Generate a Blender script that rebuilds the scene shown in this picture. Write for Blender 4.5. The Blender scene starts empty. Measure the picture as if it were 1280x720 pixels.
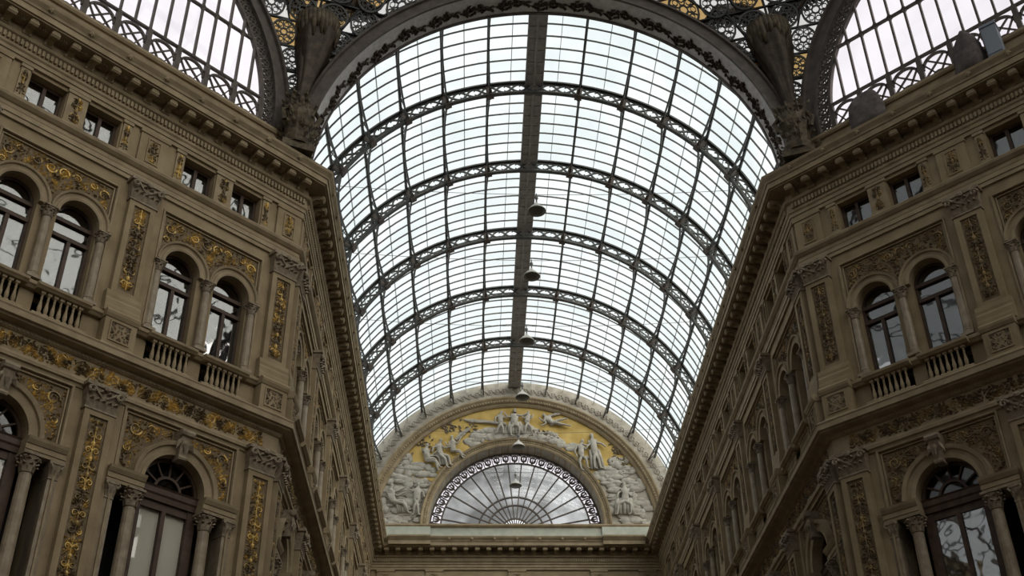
import bpy, math, random
from math import sin, cos, pi, tan, sqrt, radians, hypot, atan2, ceil
from mathutils import Matrix, Vector
from mathutils.geometry import tessellate_polygon

S = bpy.context.scene
COL = S.collection
rnd = random.Random(7)

# ------------------------------------------------------------------ camera
cam_d = bpy.data.cameras.new('camera')
cam_d.sensor_width = 36.0
cam_d.lens = 1470.2 * 36.0 / 1280.0
cam_d.clip_end = 400
cam = bpy.data.objects.new('camera', cam_d)
COL.objects.link(cam)
cam.matrix_world = Matrix(((0.99949, -0.00811, -0.03103, -2.068),
                           (-0.03022, -0.56215, -0.82648, 0.0),
                           (-0.01074, 0.82699, -0.56211, 1.6),
                           (0, 0, 0, 1)))
S.camera = cam

# ------------------------------------------------------------------ world, light, exposure
W = bpy.data.worlds.new('overcast_sky')
S.world = W
W.use_nodes = True
bg = W.node_tree.nodes['Background']
bg.inputs[0].default_value = (0.975, 0.99, 1.0, 1)
bg.inputs[1].default_value = 1.14
sun_d = bpy.data.lights.new('veiled_sun', 'SUN')
sun_d.energy = 4.6
sun_d.angle = radians(75)
sun_d.color = (1.0, 0.94, 0.84)
sun = bpy.data.objects.new('veiled_sun', sun_d)
COL.objects.link(sun)
sun.rotation_euler = Vector((-0.56, 0.60, -0.58)).to_track_quat('-Z', 'Y').to_euler()
S.view_settings.view_transform = 'Standard'
S.view_settings.look = 'None'
S.view_settings.exposure = 0.0
S.view_settings.gamma = 1.0

# ------------------------------------------------------------------ materials
def mat(name, col, rough=0.7, metal=0.0, col2=None, scale=6.0, bump=0.0, bscale=30.0, lo=0.35, hi=0.65, detail=6, spec=0.3):
    m = bpy.data.materials.new(name)
    m.use_nodes = True
    nt = m.node_tree
    p = nt.nodes['Principled BSDF']
    p.inputs['Roughness'].default_value = rough
    p.inputs['Metallic'].default_value = metal
    p.inputs['Specular IOR Level'].default_value = spec
    p.inputs['Base Color'].default_value = (*col, 1)
    tc = nt.nodes.new('ShaderNodeNewGeometry')
    if col2:
        n = nt.nodes.new('ShaderNodeTexNoise')
        n.inputs['Scale'].default_value = scale
        n.inputs['Detail'].default_value = detail
        nt.links.new(tc.outputs['Position'], n.inputs['Vector'])
        r = nt.nodes.new('ShaderNodeValToRGB')
        r.color_ramp.elements[0].position = lo
        r.color_ramp.elements[1].position = hi
        r.color_ramp.elements[0].color = (*col, 1)
        r.color_ramp.elements[1].color = (*col2, 1)
        nt.links.new(n.outputs['Fac'], r.inputs['Fac'])
        nt.links.new(r.outputs['Color'], p.inputs['Base Color'])
    if bump:
        n2 = nt.nodes.new('ShaderNodeTexNoise')
        n2.inputs['Scale'].default_value = bscale
        n2.inputs['Detail'].default_value = 5
        nt.links.new(tc.outputs['Position'], n2.inputs['Vector'])
        b = nt.nodes.new('ShaderNodeBump')
        b.inputs['Strength'].default_value = bump
        b.inputs['Distance'].default_value = 0.02
        nt.links.new(n2.outputs['Fac'], b.inputs['Height'])
        nt.links.new(b.outputs['Normal'], p.inputs['Normal'])
    return m

def glassmat(name, tint, gloss, tint2=None, scale=1.0, rough=0.02, opaque=None, mixo=0.0, wobble=0.0):
    """thin pane: transparent body, glossy coat, optional milky layer"""
    m = bpy.data.materials.new(name)
    m.use_nodes = True
    nt = m.node_tree
    nt.nodes.remove(nt.nodes['Principled BSDF'])
    out = nt.nodes['Material Output']
    t = nt.nodes.new('ShaderNodeBsdfTransparent')
    t.inputs[0].default_value = (*tint, 1)
    tc = nt.nodes.new('ShaderNodeNewGeometry')
    if tint2:
        n = nt.nodes.new('ShaderNodeTexNoise')
        n.inputs['Scale'].default_value = scale
        n.inputs['Detail'].default_value = 3
        nt.links.new(tc.outputs['Position'], n.inputs['Vector'])
        r = nt.nodes.new('ShaderNodeValToRGB')
        r.color_ramp.elements[0].position = 0.38
        r.color_ramp.elements[1].position = 0.62
        r.color_ramp.elements[0].color = (*tint, 1)
        r.color_ramp.elements[1].color = (*tint2, 1)
        nt.links.new(n.outputs['Fac'], r.inputs['Fac'])
        nt.links.new(r.outputs['Color'], t.inputs[0])
    last = t
    if opaque:
        d = nt.nodes.new('ShaderNodeBsdfTranslucent')
        d.inputs[0].default_value = (*opaque, 1)
        mx = nt.nodes.new('ShaderNodeMixShader')
        mx.inputs[0].default_value = mixo
        nt.links.new(last.outputs[0], mx.inputs[1])
        nt.links.new(d.outputs[0], mx.inputs[2])
        last = mx
    g = nt.nodes.new('ShaderNodeBsdfGlossy')
    g.inputs['Roughness'].default_value = rough
    if wobble:
        n3 = nt.nodes.new('ShaderNodeTexNoise')
        n3.inputs['Scale'].default_value = 2.2
        n3.inputs['Detail'].default_value = 1
        nt.links.new(tc.outputs['Position'], n3.inputs['Vector'])
        b = nt.nodes.new('ShaderNodeBump')
        b.inputs['Strength'].default_value = wobble
        b.inputs['Distance'].default_value = 0.05
        nt.links.new(n3.outputs['Fac'], b.inputs['Height'])
        nt.links.new(b.outputs['Normal'], g.inputs['Normal'])
    mx = nt.nodes.new('ShaderNodeMixShader')
    mx.inputs[0].default_value = gloss
    nt.links.new(last.outputs[0], mx.inputs[1])
    nt.links.new(g.outputs[0], mx.inputs[2])
    nt.links.new(mx.outputs[0], out.inputs[0])
    return m

MT = dict(
    stone=mat('ochre_stucco', (0.235, 0.178, 0.103), 0.8, 0, (0.315, 0.245, 0.15), 1.7, 0.25, 25),
    stone2=mat('ochre_moulding', (0.25, 0.193, 0.117), 0.75, 0, (0.335, 0.265, 0.168), 3.0, 0.3, 40),
    ground=mat('ornament_ground', (0.12, 0.088, 0.052), 0.85, 0, (0.20, 0.15, 0.09), 9, 0.5, 40),
    gold=mat('worn_gilding', (0.15, 0.11, 0.065), 0.5, 0.3, (0.66, 0.45, 0.14), 3.2, 0.3, 60, 0.43, 0.58),
    golddull=mat('dull_gilding', (0.14, 0.105, 0.065), 0.6, 0.15, (0.34, 0.235, 0.105), 3.2, 0.3, 60, 0.45, 0.62),
    goldwall=mat('yellow_mosaic', (0.42, 0.28, 0.07), 0.6, 0, (0.54, 0.38, 0.12), 2.0, 0.2, 60),
    plaster=mat('grey_plaster', (0.29, 0.26, 0.215), 0.85, 0, (0.40, 0.37, 0.32), 2.5, 0.4, 30),
    plaster2=mat('relief_plaster', (0.30, 0.275, 0.235), 0.8, 0, (0.42, 0.395, 0.35), 4.0, 0.3, 30),
    marble=mat('grey_marble', (0.225, 0.175, 0.12), 0.45, 0, (0.32, 0.265, 0.19), 5, 0.1, 30),
    greenmarble=mat('grey_green_marble', (0.33, 0.35, 0.30), 0.5, 0, (0.42, 0.43, 0.37), 3, 0.1, 30),
    cap=mat('carved_capital', (0.19, 0.15, 0.105), 0.85, 0, (0.31, 0.255, 0.185), 9, 0.5, 50),
    iron=mat('dark_green_iron', (0.065, 0.072, 0.070), 0.55, 0.1, (0.105, 0.10, 0.096), 4, 0.1, 30),
    iron2=mat('brown_iron', (0.075, 0.060, 0.052), 0.6, 0.1, (0.115, 0.094, 0.082), 4, 0.2, 30),
    rib=mat('grey_brown_iron', (0.26, 0.245, 0.235), 0.6, 0, (0.36, 0.34, 0.33), 5),
    seam=mat('pale_glazing_strip', (0.42, 0.46, 0.46), 0.6),
    dglass=glassmat('dimming_dome_glass', (0.56, 0.57, 0.57), 0.03),  # unseen crossing and arm glass, tinted to cut the light inside
    dkglass=glassmat('dark_fanlight_glass', (0.3, 0.3, 0.3), 0.06),
    cglass=glassmat('clear_door_glass', (0.93, 0.93, 0.92), 0.04),
    ironlight=mat('lit_soffit_iron', (0.42, 0.40, 0.39), 0.65, 0.0, (0.54, 0.52, 0.51), 6, 0.3, 40),  # arch soffit: the light it catches is put into its paler colour
    bronze=mat('dark_bronze', (0.030, 0.020, 0.014), 0.55, 0.2, (0.065, 0.046, 0.03), 5, 0.5, 25),
    bronze2=mat('weathered_bronze', (0.05, 0.038, 0.024), 0.6, 0.2, (0.12, 0.092, 0.056), 7, 0.5, 25),
    wood=mat('dark_brown_wood', (0.050, 0.030, 0.020), 0.55, 0, (0.080, 0.048, 0.033), 6, 0.1, 40),
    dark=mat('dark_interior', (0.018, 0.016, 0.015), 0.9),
    curtain=mat('pale_curtain', (0.30, 0.285, 0.25), 0.9, 0, (0.48, 0.46, 0.42), 2.6),
    blind=mat('grey_blind', (0.62, 0.59, 0.52), 0.9, 0, (0.68, 0.65, 0.58), 1.0),
    lamp=mat('lamp_enamel', (0.40, 0.39, 0.36), 0.5, 0, (0.52, 0.50, 0.47), 6),
    lampin=mat('lamp_reflector_glass', (0.13, 0.13, 0.11), 0.3, 0.0),
    cable=mat('steel_cable', (0.12, 0.12, 0.12), 0.6),
    paving=mat('marble_paving', (0.16, 0.14, 0.12), 0.5, 0, (0.24, 0.21, 0.18), 0.6),
    net=mat('loose_cloth', (0.075, 0.062, 0.06), 0.95, 0, (0.13, 0.11, 0.105), 5, 0.5, 20),
    plastic=mat('grey_plastic', (0.20, 0.23, 0.27), 0.5),
    vglass=glassmat('roof_glass', (0.975, 0.99, 0.985), 0.03, (0.91, 0.945, 0.94), 0.4),
    pglass=glassmat('screen_glass_white', (0.80, 0.79, 0.77), 0.04),
    aglass=glassmat('screen_glass_amber', (0.66, 0.53, 0.33), 0.04),
    lglass=glassmat('lunette_glass', (0.97, 0.94, 0.96), 0.04, (0.92, 0.89, 0.91), 0.5),
    fglass=glassmat('fanlight_glass', (0.42, 0.42, 0.41), 0.03, (0.78, 0.78, 0.78), 0.45),
    wglass=glassmat('window_glass', (0.55, 0.57, 0.56), 0.25, rough=0.03, wobble=0.12),
)

# ------------------------------------------------------------------ mesh building
class M:
    def __init__(s):
        s.v, s.f = [], []
    def add(s, vs, fs):
        b = len(s.v)
        s.v += [tuple(p) for p in vs]
        s.f += [tuple(i + b for i in f) for f in fs]
        return s
    def box(s, x0, x1, y0, y1, z0, z1):
        return s.add([(x0, y0, z0), (x1, y0, z0), (x1, y1, z0), (x0, y1, z0), (x0, y0, z1), (x1, y0, z1), (x1, y1, z1), (x0, y1, z1)],
                     [(0, 3, 2, 1), (4, 5, 6, 7), (0, 1, 5, 4), (1, 2, 6, 5), (2, 3, 7, 6), (3, 0, 4, 7)])
    def bar(s, p, q, w, h, up=(0, 1, 0)):
        p, q = Vector(p), Vector(q)
        d = (q - p).normalized()
        a = d.cross(Vector(up))
        if a.length < 1e-4: a = d.cross(Vector((1, 0, 0)))
        a.normalize(); b = a.cross(d)
        a *= w / 2; b *= h / 2
        return s.add([p - a - b, p + a - b, p + a + b, p - a + b, q - a - b, q + a - b, q + a + b, q - a + b],
                     [(0, 3, 2, 1), (4, 5, 6, 7), (0, 1, 5, 4), (1, 2, 6, 5), (2, 3, 7, 6), (3, 0, 4, 7)])
    def layer(s, outer, holes, y, depth):
        """flat wall face in the xz plane with holes; reveals run back by depth"""
        polys = [[Vector((x, 0, z)) for x, z in outer]] + [[Vector((x, 0, z)) for x, z in h] for h in holes]
        flat = [p for pl in polys for p in pl]
        tris = tessellate_polygon([[Vector((p.x, p.z, 0)) for p in pl] for pl in polys])
        s.add([(p.x, y, p.z) for p in flat], [tuple(t) for t in tris])
        for pl in polys[1:]:
            n = len(pl)
            s.add([(p.x, y, p.z) for p in pl] + [(p.x, y + depth, p.z) for p in pl],
                  [(i, (i + 1) % n, n + (i + 1) % n, n + i) for i in range(n)])
        return s
    def slab(s, outer, y0, y1):
        """solid plate with outline (x,z) between y0 and y1"""
        n = len(outer)
        tris = tessellate_polygon([[Vector((x, z, 0)) for x, z in outer]])
        s.add([(x, y0, z) for x, z in outer] + [(x, y1, z) for x, z in outer],
              [tuple(t) for t in tris] + [tuple(n + i for i in reversed(t)) for t in tris] +
              [(i, (i + 1) % n, n + (i + 1) % n, n + i) for i in range(n)])
        return s
    def arc(s, cx, cz, prof, a0, a1, n):
        """sweep a closed (r, y) profile about (cx, cz) in the xz plane; angles from +x"""
        k = len(prof); full = abs(a1 - a0 - 2 * pi) < 1e-6
        m = n if full else n + 1
        vs = []
        for i in range(m):
            a = a0 + (a1 - a0) * i / n
            vs += [(cx + r * cos(a), y, cz + r * sin(a)) for r, y in prof]
        fs = []
        for i in range(n):
            j = (i + 1) % m
            fs += [(i * k + q, i * k + (q + 1) % k, j * k + (q + 1) % k, j * k + q) for q in range(k)]
        if not full:
            fs += [tuple(range(k)), tuple(range((m - 1) * k, m * k))[::-1]]
        return s.add(vs, fs)
    def mould(s, x0, x1, prof, m0=0.0, m1=0.0):
        """straight moulding: closed (p, z) profile, p = projection from the wall; ends mitred by m * p"""
        k = len(prof)
        return s.add([(x0 + m0 * p, -p, z) for p, z in prof] + [(x1 + m1 * p, -p, z) for p, z in prof],
                     [(q, (q + 1) % k, k + (q + 1) % k, k + q) for q in range(k)] + [tuple(range(k))[::-1], tuple(range(k, 2 * k))])
    def tube(s, pts, r, n=5, close=True):
        pts = [Vector(p) for p in pts]
        rs = r if isinstance(r, (list, tuple)) else [r] * len(pts)
        vs = []; a = None
        for i, p in enumerate(pts):
            d = (pts[min(i + 1, len(pts) - 1)] - pts[max(i - 1, 0)]).normalized()
            if a is None:
                a = d.orthogonal().normalized()
            a = (a - d * a.dot(d))
            if a.length < 1e-5: a = d.orthogonal()
            a.normalize(); b = d.cross(a)
            vs += [p + (a * cos(2 * pi * q / n) + b * sin(2 * pi * q / n)) * rs[i] for q in range(n)]
        fs = []
        for i in range(len(pts) - 1):
            fs += [(i * n + q, i * n + (q + 1) % n, (i + 1) * n + (q + 1) % n, (i + 1) * n + q) for q in range(n)]
        if close:
            fs += [tuple(range(n))[::-1], tuple(range((len(pts) - 1) * n, len(pts) * n))]
        return s.add(vs, fs)
    def lathe(s, cx, cy, prof, n=12, a0=0, a1=2 * pi):
        full = abs(a1 - a0 - 2 * pi) < 1e-6
        m = n if full else n + 1
        k = len(prof); vs = []; fs = []
        for i in range(m):
            a = a0 + (a1 - a0) * i / n
            vs += [(cx + r * cos(a), cy + r * sin(a), z) for r, z in prof]
        for i in range(n):
            j = (i + 1) % m
            fs += [(i * k + q, j * k + q, j * k + q + 1, i * k + q + 1) for q in range(k - 1)]
        if full:
            fs += [tuple(i * k for i in range(n))[::-1], tuple(i * k + k - 1 for i in range(n))]
        return s.add(vs, fs)
    def leaf(s, x, y, z, a, L, w, h):
        """raised leaf lying in the xz plane, pointing along angle a"""
        c, d = cos(a), sin(a)
        P = lambda u, v, o: (x + u * c - v * d, y - o, z + u * d + v * c)
        return s.add([P(0, 0, 0), P(L * .45, -w, 0), P(L, 0, h * .2), P(L * .45, w, 0), P(L * .5, 0, h)],
                     [(0, 1, 4), (1, 2, 4), (2, 3, 4), (3, 0, 4)])
    def blob(s, x, y, z, rx, ry, rz, n=8, k=5):
        prof = [(max(sin(pi * i / k), 0.02), -cos(pi * i / k)) for i in range(k + 1)]
        b = M().lathe(0, 0, prof, n)
        return s.add([(x + p[0] * rx, y + p[1] * ry, z + p[2] * rz) for p in b.v], b.f)
    def mesh(s, name, smooth=False):
        me = bpy.data.meshes.new(name)
        me.from_pydata(s.v, [], s.f)
        me.validate()
        if smooth:
            for p in me.polygons: p.use_smooth = True
        me.update()
        return me

def mk(m, name, material, smooth=False):
    me = m.mesh(name, smooth)
    me.materials.append(MT[material])
    return me

def obj(name, mesh, parent=None, loc=None, mtx=None, kind=None):
    o = bpy.data.objects.new(name, mesh)
    COL.objects.link(o)
    if parent: o.parent = parent
    if mtx is not None: o.matrix_basis = mtx
    elif loc is not None: o.location = loc
    if kind: o['kind'] = kind
    return o

def root(name, label=None, cat=None, group=None, kind=None, mtx=None, mesh=None):
    o = bpy.data.objects.new(name, mesh)
    COL.objects.link(o)
    if mtx is not None: o.matrix_world = mtx
    if label: o['label'] = label
    if cat: o['category'] = cat
    if group: o['group'] = group
    if kind: o['kind'] = kind
    return o

T = Matrix.Translation
def RZ(d): return Matrix.Rotation(radians(d), 4, 'Z')
def RY(a): return Matrix.Rotation(a, 4, 'Y')
def arcpts(cx, cz, r, a0, a1, n): return [(cx + r * cos(a0 + (a1 - a0) * i / n), cz + r * sin(a0 + (a1 - a0) * i / n)) for i in range(n + 1)]
def rect(x0, x1, z0, z1): return [(x0, z0), (x1, z0), (x1, z1), (x0, z1)]

# ------------------------------------------------------------------ plan (metres)
WX, Y0, YE = 6.98, 26.39, 53.62          # half width of the nave, its mouth, its end wall
P = 4.3                                  # bay
HB = P / 2
NP = (YE - Y0 - 0.84) / 6                # nave bay
FAR = 11.0                               # how far the corner facades are built
t8 = tan(pi / 8)
ROOTS = {}
def wall(name, label, mtx):
    ROOTS[name] = root(name, label, 'wall', kind='structure', mtx=mtx)
    return ROOTS[name]
wall('wall_left_corner', 'ochre palace facade turned across the left corner of the crossing', T((-WX, Y0, 0)) @ RZ(45))
wall('wall_right_corner', 'shaded ochre palace facade turned across the right corner of the crossing', T((WX, Y0, 0)) @ RZ(-45))
wall('wall_left', 'long ochre facade receding along the left side of the arcade', T((-WX, Y0, 0)) @ RZ(90))
wall('wall_right', 'long shaded facade receding along the right side of the arcade', T((WX, YE, 0)) @ RZ(-90))
wall('wall_end', 'end wall of the arcade with relief lunette and fanlight', T((0, YE, 0)))
LN = YE - Y0

# ------------------------------------------------------------------ ornament
def foliage(mask, x0, x1, z0, z1, step, size, seed, y=0.0, mirror=True, stems=()):
    r = random.Random(seed); m = M()
    xm = (x0 + x1) / 2
    z = z0
    while z < z1:
        x = x0
        while x < (xm if mirror else x1):
            px, pz = x + r.uniform(-.4, .4) * step, z + r.uniform(-.4, .4) * step
            # swirl: the leaves follow scrolls
            a = 3.2 * sin(px * 5.1 + 1.3 * seed) + 3.0 * cos(pz * 4.3) + r.uniform(-.7, .7)
            L = size * r.uniform(.7, 1.5); w = size * r.uniform(.22, .42); h = size * r.uniform(.35, .75)
            if mask(px + L * .5 * cos(a), pz + L * .5 * sin(a)) and mask(px, pz):
                m.leaf(px, y, pz, a, L, w, h)
                if mirror: m.leaf(2 * xm - px, y, pz, pi - a, L, w, h)
            x += step
        z += step
    return m

def scroll(m, cx, cz, r, turns, a0, sgn, y, tr):
    n = int(14 * turns)
    pts = []
    for i in range(n + 1):
        t = i / n
        rr = r * (1 - .8 * t); a = a0 + sgn * 2 * pi * turns * t
        pts.append((cx + rr * cos(a), y, cz + rr * sin(a)))
    m.tube(pts, [tr * (1 - .5 * i / n) for i in range(n + 1)], 4)

def strip_mesh(hw, h, seed, big=False):
    """candelabra ornament for a pilaster: stem, paired scrolls, leaves; origin at bottom centre"""
    m = foliage(lambda x, z: abs(x) < hw and 0 < z < h, -hw, hw, 0, h, .062, .085, seed)
    m.tube([(0, -.02, 0), (0, -.03, h)], .014, 5)
    z = .18; k = 0
    while z < h - .15:
        for sg in (-1, 1):
            scroll(m, sg * hw * .5, z, hw * .42, 1.4, pi if sg > 0 else 0, sg * (1 if k % 2 else -1), -.025, .016)
        m.blob(0, -.02, z + .16, .05, .05, .07, 6, 4)
        z += .36; k += 1
    return m

# ------------------------------------------------------------------ bay kit: list of (name, mesh, offset, kids, kind)
KIT = []
def part(name, mesh, loc=(0, 0, 0), kids=(), kind=None, flip=False):
    KIT.append((name, mesh, loc, kids, kind))

ATT, AW = 0.745, 0.465                   # attic windows: centre, half width
UP, UR, UZ = 0.75, 0.5, 18.42            # paired arched windows
DR, DZ = 0.78, 12.8                      # arch of the lower windows
PNL = 1.47
up_arch = lambda c: [(c - UR, 16.32), (c + UR, 16.32)] + arcpts(c, UZ, UR, 0, pi, 14)
door_hole = [(-1.4, 7.3), (1.4, 7.3), (1.4, 12.5), (DR, 12.5)] + arcpts(0, DZ, DR, 0, pi, 20) + [(-DR, 12.5), (-1.4, 12.5)]
m = M().layer(rect(-HB, HB, 6.9, 23.2),
              [rect(c * ATT - AW, c * ATT + AW, 20.85, 21.78) for c in (-1, 1)] + [rect(-PNL, PNL, 16.3, 19.82)] +
              [rect(*(sorted((c * .17, c * 1.33))), 15.5, 16.12) for c in (-1, 1)] + [rect(-PNL, PNL, 7.2, 14.26)], 0, .42)
BAYPANEL = mk(m, 'bay_panel', 'stone')
m = M().layer(rect(-PNL - .02, PNL + .02, 16.2, 19.9), [up_arch(-UP), up_arch(UP)], .09, .4)
part('arcade_panel', mk(m, 'arcade_panel', 'stone'))
m = M().layer(rect(-PNL - .02, PNL + .02, 7.1, 14.3), [door_hole], .09, .62)
part('doorway_panel', mk(m, 'doorway_panel', 'stone'))
# frames of the sunk panels
def frame(x0, x1, z0, z1, w, y0, y1, bottom=True):
    m = M().box(x0, x0 + w, y0, y1, z0, z1).box(x1 - w, x1, y0, y1, z0, z1).box(x0 + w, x1 - w, y0, y1, z1 - w, z1)
    if bottom: m.box(x0 + w, x1 - w, y0, y1, z0, z0 + w)
    return m
m = frame(-PNL - .06, PNL + .06, 16.3, 19.88, .05, -.035, .09, False)
m2 = frame(-PNL + .02, PNL - .02, 16.3, 19.80, .035, .03, .09, False); m.add(m2.v, m2.f)
part('panel_frame', mk(m, 'panel_frame', 'stone2'))
m = frame(-PNL - .06, PNL + .06, 7.2, 14.32, .05, -.035, .09, False)
m2 = frame(-PNL + .02, PNL - .02, 12.85, 14.24, .035, .03, .09, False); m.add(m2.v, m2.f)
part('panel_frame', mk(m, 'panel_frame', 'stone2'))
# archivolts
arch_prof = lambda r: [(r, .30), (r, -.02), (r + .05, -.035), (r + .09, -.035), (r + .10, -.01), (r + .17, -.02), (r + .19, -.07), (r + .24, -.09), (r + .25, .09)]
me = mk(M().arc(0, 0, arch_prof(UR), 0, pi, 20), 'archivolt', 'stone2')
for c in (-1, 1): part('archivolt', me, (c * UP, 0, UZ))
big = [(DR, .5), (DR, -.03), (DR + .10, -.05), (DR + .11, -.02), (DR + .20, -.03), (DR + .22, -.09), (DR + .31, -.12), (DR + .32, .09)]
part('archivolt', mk(M().arc(0, 0, big, 0, pi, 26), 'archivolt', 'stone2'), (0, 0, DZ))
# keystone: scrolled bracket with leaf
m = M().add([(-.10, .1, 13.45), (.10, .1, 13.45), (.16, .1, 14.16), (-.16, .1, 14.16), (-.09, -.12, 13.45), (.09, -.12, 13.45), (.15, -.26, 14.16), (-.15, -.26, 14.16)],
            [(0, 1, 2, 3), (4, 7, 6, 5), (0, 4, 5, 1), (3, 2, 6, 7), (0, 3, 7, 4), (1, 5, 6, 2)])
m.tube([(-.17, -.22, 14.08), (.17, -.22, 14.08)], .09, 8); m.tube([(-.11, -.12, 13.5), (.11, -.12, 13.5)], .06, 8)
for a in (-.4, 0, .4): m.leaf(a * .2, -.2, 14.0, -pi / 2 + a, .4, .06, .08)
part('keystone', mk(m, 'keystone', 'cap'))
# small columns and jambs of the paired windows
def column_mesh(r, z0, z1, n=12):
    m = M().box(-r * 1.45, r * 1.45, -r * 1.45, r * 1.45, z0, z0 + r * .7)
    m.lathe(0, 0, [(r * 1.35, z0 + r * .7), (r * 1.4, z0 + r), (r * 1.1, z0 + r * 1.3), (r * 1.2, z0 + r * 1.6), (r, z0 + r * 1.9), (r * .97, (z0 + z1) / 2), (r * .86, z1)], n)
    return m
def capital_mesh(r, z0, h, n=8):
    m = M().lathe(0, 0, [(r * .86, z0), (r * 1.05, z0 + .02), (r * .9, z0 + .04), (r * 1.0, z0 + h * .5), (r * 1.4, z0 + h * .86)], 10)
    for row, (zz, rr, ll) in enumerate(((z0 + .04, r * .95, h * .45), (z0 + h * .32, r * 1.02, h * .5))):
        for i in range(n):
            a = 2 * pi * (i + .5 * row) / n
            e = Vector((cos(a), sin(a), 0)); tt = Vector((-sin(a), cos(a), 0)); b = Vector((0, 0, zz)) + e * rr
            m.add([b - tt * r * .3, b + tt * r * .3, b + Vector((0, 0, ll * .7)) + e * r * .18 + tt * r * .34, b + Vector((0, 0, ll * .7)) + e * r * .18 - tt * r * .34, b + Vector((0, 0, ll)) + e * r * .6, b + Vector((0, 0, ll * .8)) + e * r * .7],
                  [(0, 1, 2, 3), (3, 2, 4), (2, 5, 4), (3, 4, 5)])
    for a in range(4):
        e = Vector((cos(pi / 4 + a * pi / 2), sin(pi / 4 + a * pi / 2), 0))
        m.tube([e * r * 1.1 + Vector((0, 0, z0 + h * .62)), e * r * 1.6 + Vector((0, 0, z0 + h * .8))], [r * .12, r * .3], 6)
    q = r * 1.45
    m.box(-q, q, -q, q, z0 + h * .88, z0 + h)
    return m
COLS = mk(column_mesh(.11, 16.36, 18.08), 'colonnette', 'marble', False)
CAPS = mk(capital_mesh(.11, 18.06, .30), 'capital', 'cap')
part('colonnette', COLS, (0, -.02, 0), [('capital', CAPS, (0, 0, 0))])
for c in (-1, 1): part('colonnette', COLS, (c * 1.38, .03, 0), [('capital', CAPS, (0, 0, 0))])
# lower serliana columns, their imposts
COLL = mk(column_mesh(.15, 8.2, 12.06, 14), 'column', 'marble')
CAPL = mk(capital_mesh(.15, 12.04, .42), 'capital', 'cap')
PED = mk(M().box(-.22, .22, -.22, .22, 7.3, 8.1).box(-.25, .25, -.25, .25, 8.1, 8.2).box(-.25, .25, -.25, .25, 7.2, 7.4), 'pedestal', 'stone2')
JMB = mk(M().box(-.10, .10, -.0, .4, 7.3, 12.1).box(-.12, .12, -.03, .4, 7.2, 8.2), 'jamb_pilaster', 'marble')
jc = M().box(-.11, .11, -.02, .4, 12.08, 12.12).add([(-.10, -.01, 12.1), (.10, -.01, 12.1), (.10, .3, 12.1), (-.10, .3, 12.1), (-.15, -.08, 12.42), (.15, -.08, 12.42), (.15, .3, 12.42), (-.15, .3, 12.42)], [(0, 1, 5, 4), (1, 2, 6, 5), (3, 0, 4, 7), (4, 5, 6, 7)]).box(-.16, .16, -.09, .4, 12.4, 12.47)
for i in range(3): jc.leaf(-.08 + i * .08, -.03, 12.14, pi / 2, .26, .045, .06)
for c_ in (-1, 1): jc.tube([(c_ * .10, -.1, 12.30), (c_ * .15, -.12, 12.36), (c_ * .12, -.12, 12.40)], .03, 5)
JCAP = mk(jc, 'capital', 'cap')
for c in (-1, 1):
    part('column', COLL, (c * .95, .06, 0), [('capital', CAPL, (0, 0, 0)), ('pedestal', PED, (0, 0, 0))])
    part('jamb_pilaster', JMB, (c * 1.50, 0, 0), [('capital', JCAP, (0, 0, 0))])
m = M()
imp = [(-.5, 12.46), (.06, 12.46), (.06, 12.54), (.08, 12.54), (.08, 12.66), (.10, 12.66), (.15, 12.74), (.17, 12.80), (-.5, 12.80)]
part('impost', mk(M().mould(-1.66, -DR + .02, imp), 'impost', 'stone2'))
part('impost', mk(M().mould(DR - .02, 1.66, imp), 'impost', 'stone2'))
# gilded spandrels
def up_mask(x, z):
    return abs(x) < 1.36 and 18.5 < z < 19.72 and all(hypot(x - c * UP, z - UZ) > .80 for c in (-1, 1))
def low_mask(x, z):
    return abs(x) < 1.38 and 12.92 < z < 14.16 and hypot(x, z - DZ) > 1.16 and abs(x) > .2
m = foliage(up_mask, -1.4, 1.4, 18.45, 19.75, .066, .10, 3, .085)
for c in (-1, 1):
    scroll(m, c * .16, 19.5, .14, 1.5, 0, c, .06, .025); scroll(m, c * .5, 19.53, .12, 1.5, pi, -c, .06, .022)
    scroll(m, c * 1.22, 19.45, .14, 1.6, 0, c, .06, .025); scroll(m, c * 1.28, 19.1, .09, 1.4, pi, c, .06, .02); scroll(m, c * .95, 19.58, .1, 1.4, pi, c, .06, .02)
GU = M().layer(rect(-1.40, 1.40, 18.45, 19.75), [], .082, .01)
part('spandrel_ornament', mk(m, 'spandrel_ornament', 'gold'), kind='stuff')
gpoly = [(-1.40, 18.45)] + [(c * UP + .76 * cos(a), UZ + .76 * sin(a)) for c in (-1, 1) for a in [pi - i * pi / 16 for i in range(17)]] + [(1.40, 18.45), (1.40, 19.75), (-1.40, 19.75)]
part('spandrel_ground', mk(M().slab(gpoly, .075, .09), 'spandrel_ground', 'ground'))
m = foliage(low_mask, -1.4, 1.4, 12.9, 14.2, .066, .10, 5, .085)
for c in (-1, 1):
    scroll(m, c * 1.15, 13.9, .16, 1.6, 0, c, .06, .028); scroll(m, c * .75, 14.02, .1, 1.5, pi, c, .06, .022); scroll(m, c * 1.28, 13.4, .09, 1.5, pi, -c, .06, .02)
part('spandrel_ornament', mk(m, 'spandrel_ornament', 'gold'), kind='stuff')
gpoly = [(-1.42, DZ + .02)] + [(1.12 * cos(a), DZ + 1.12 * sin(a)) for a in [pi - i * pi / 24 for i in range(25)]] + [(1.42, DZ + .02), (1.42, 14.2), (-1.42, 14.2)]
part('spandrel_ground', mk(M().slab(gpoly, .075, .09), 'spandrel_ground', 'ground'))
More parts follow.
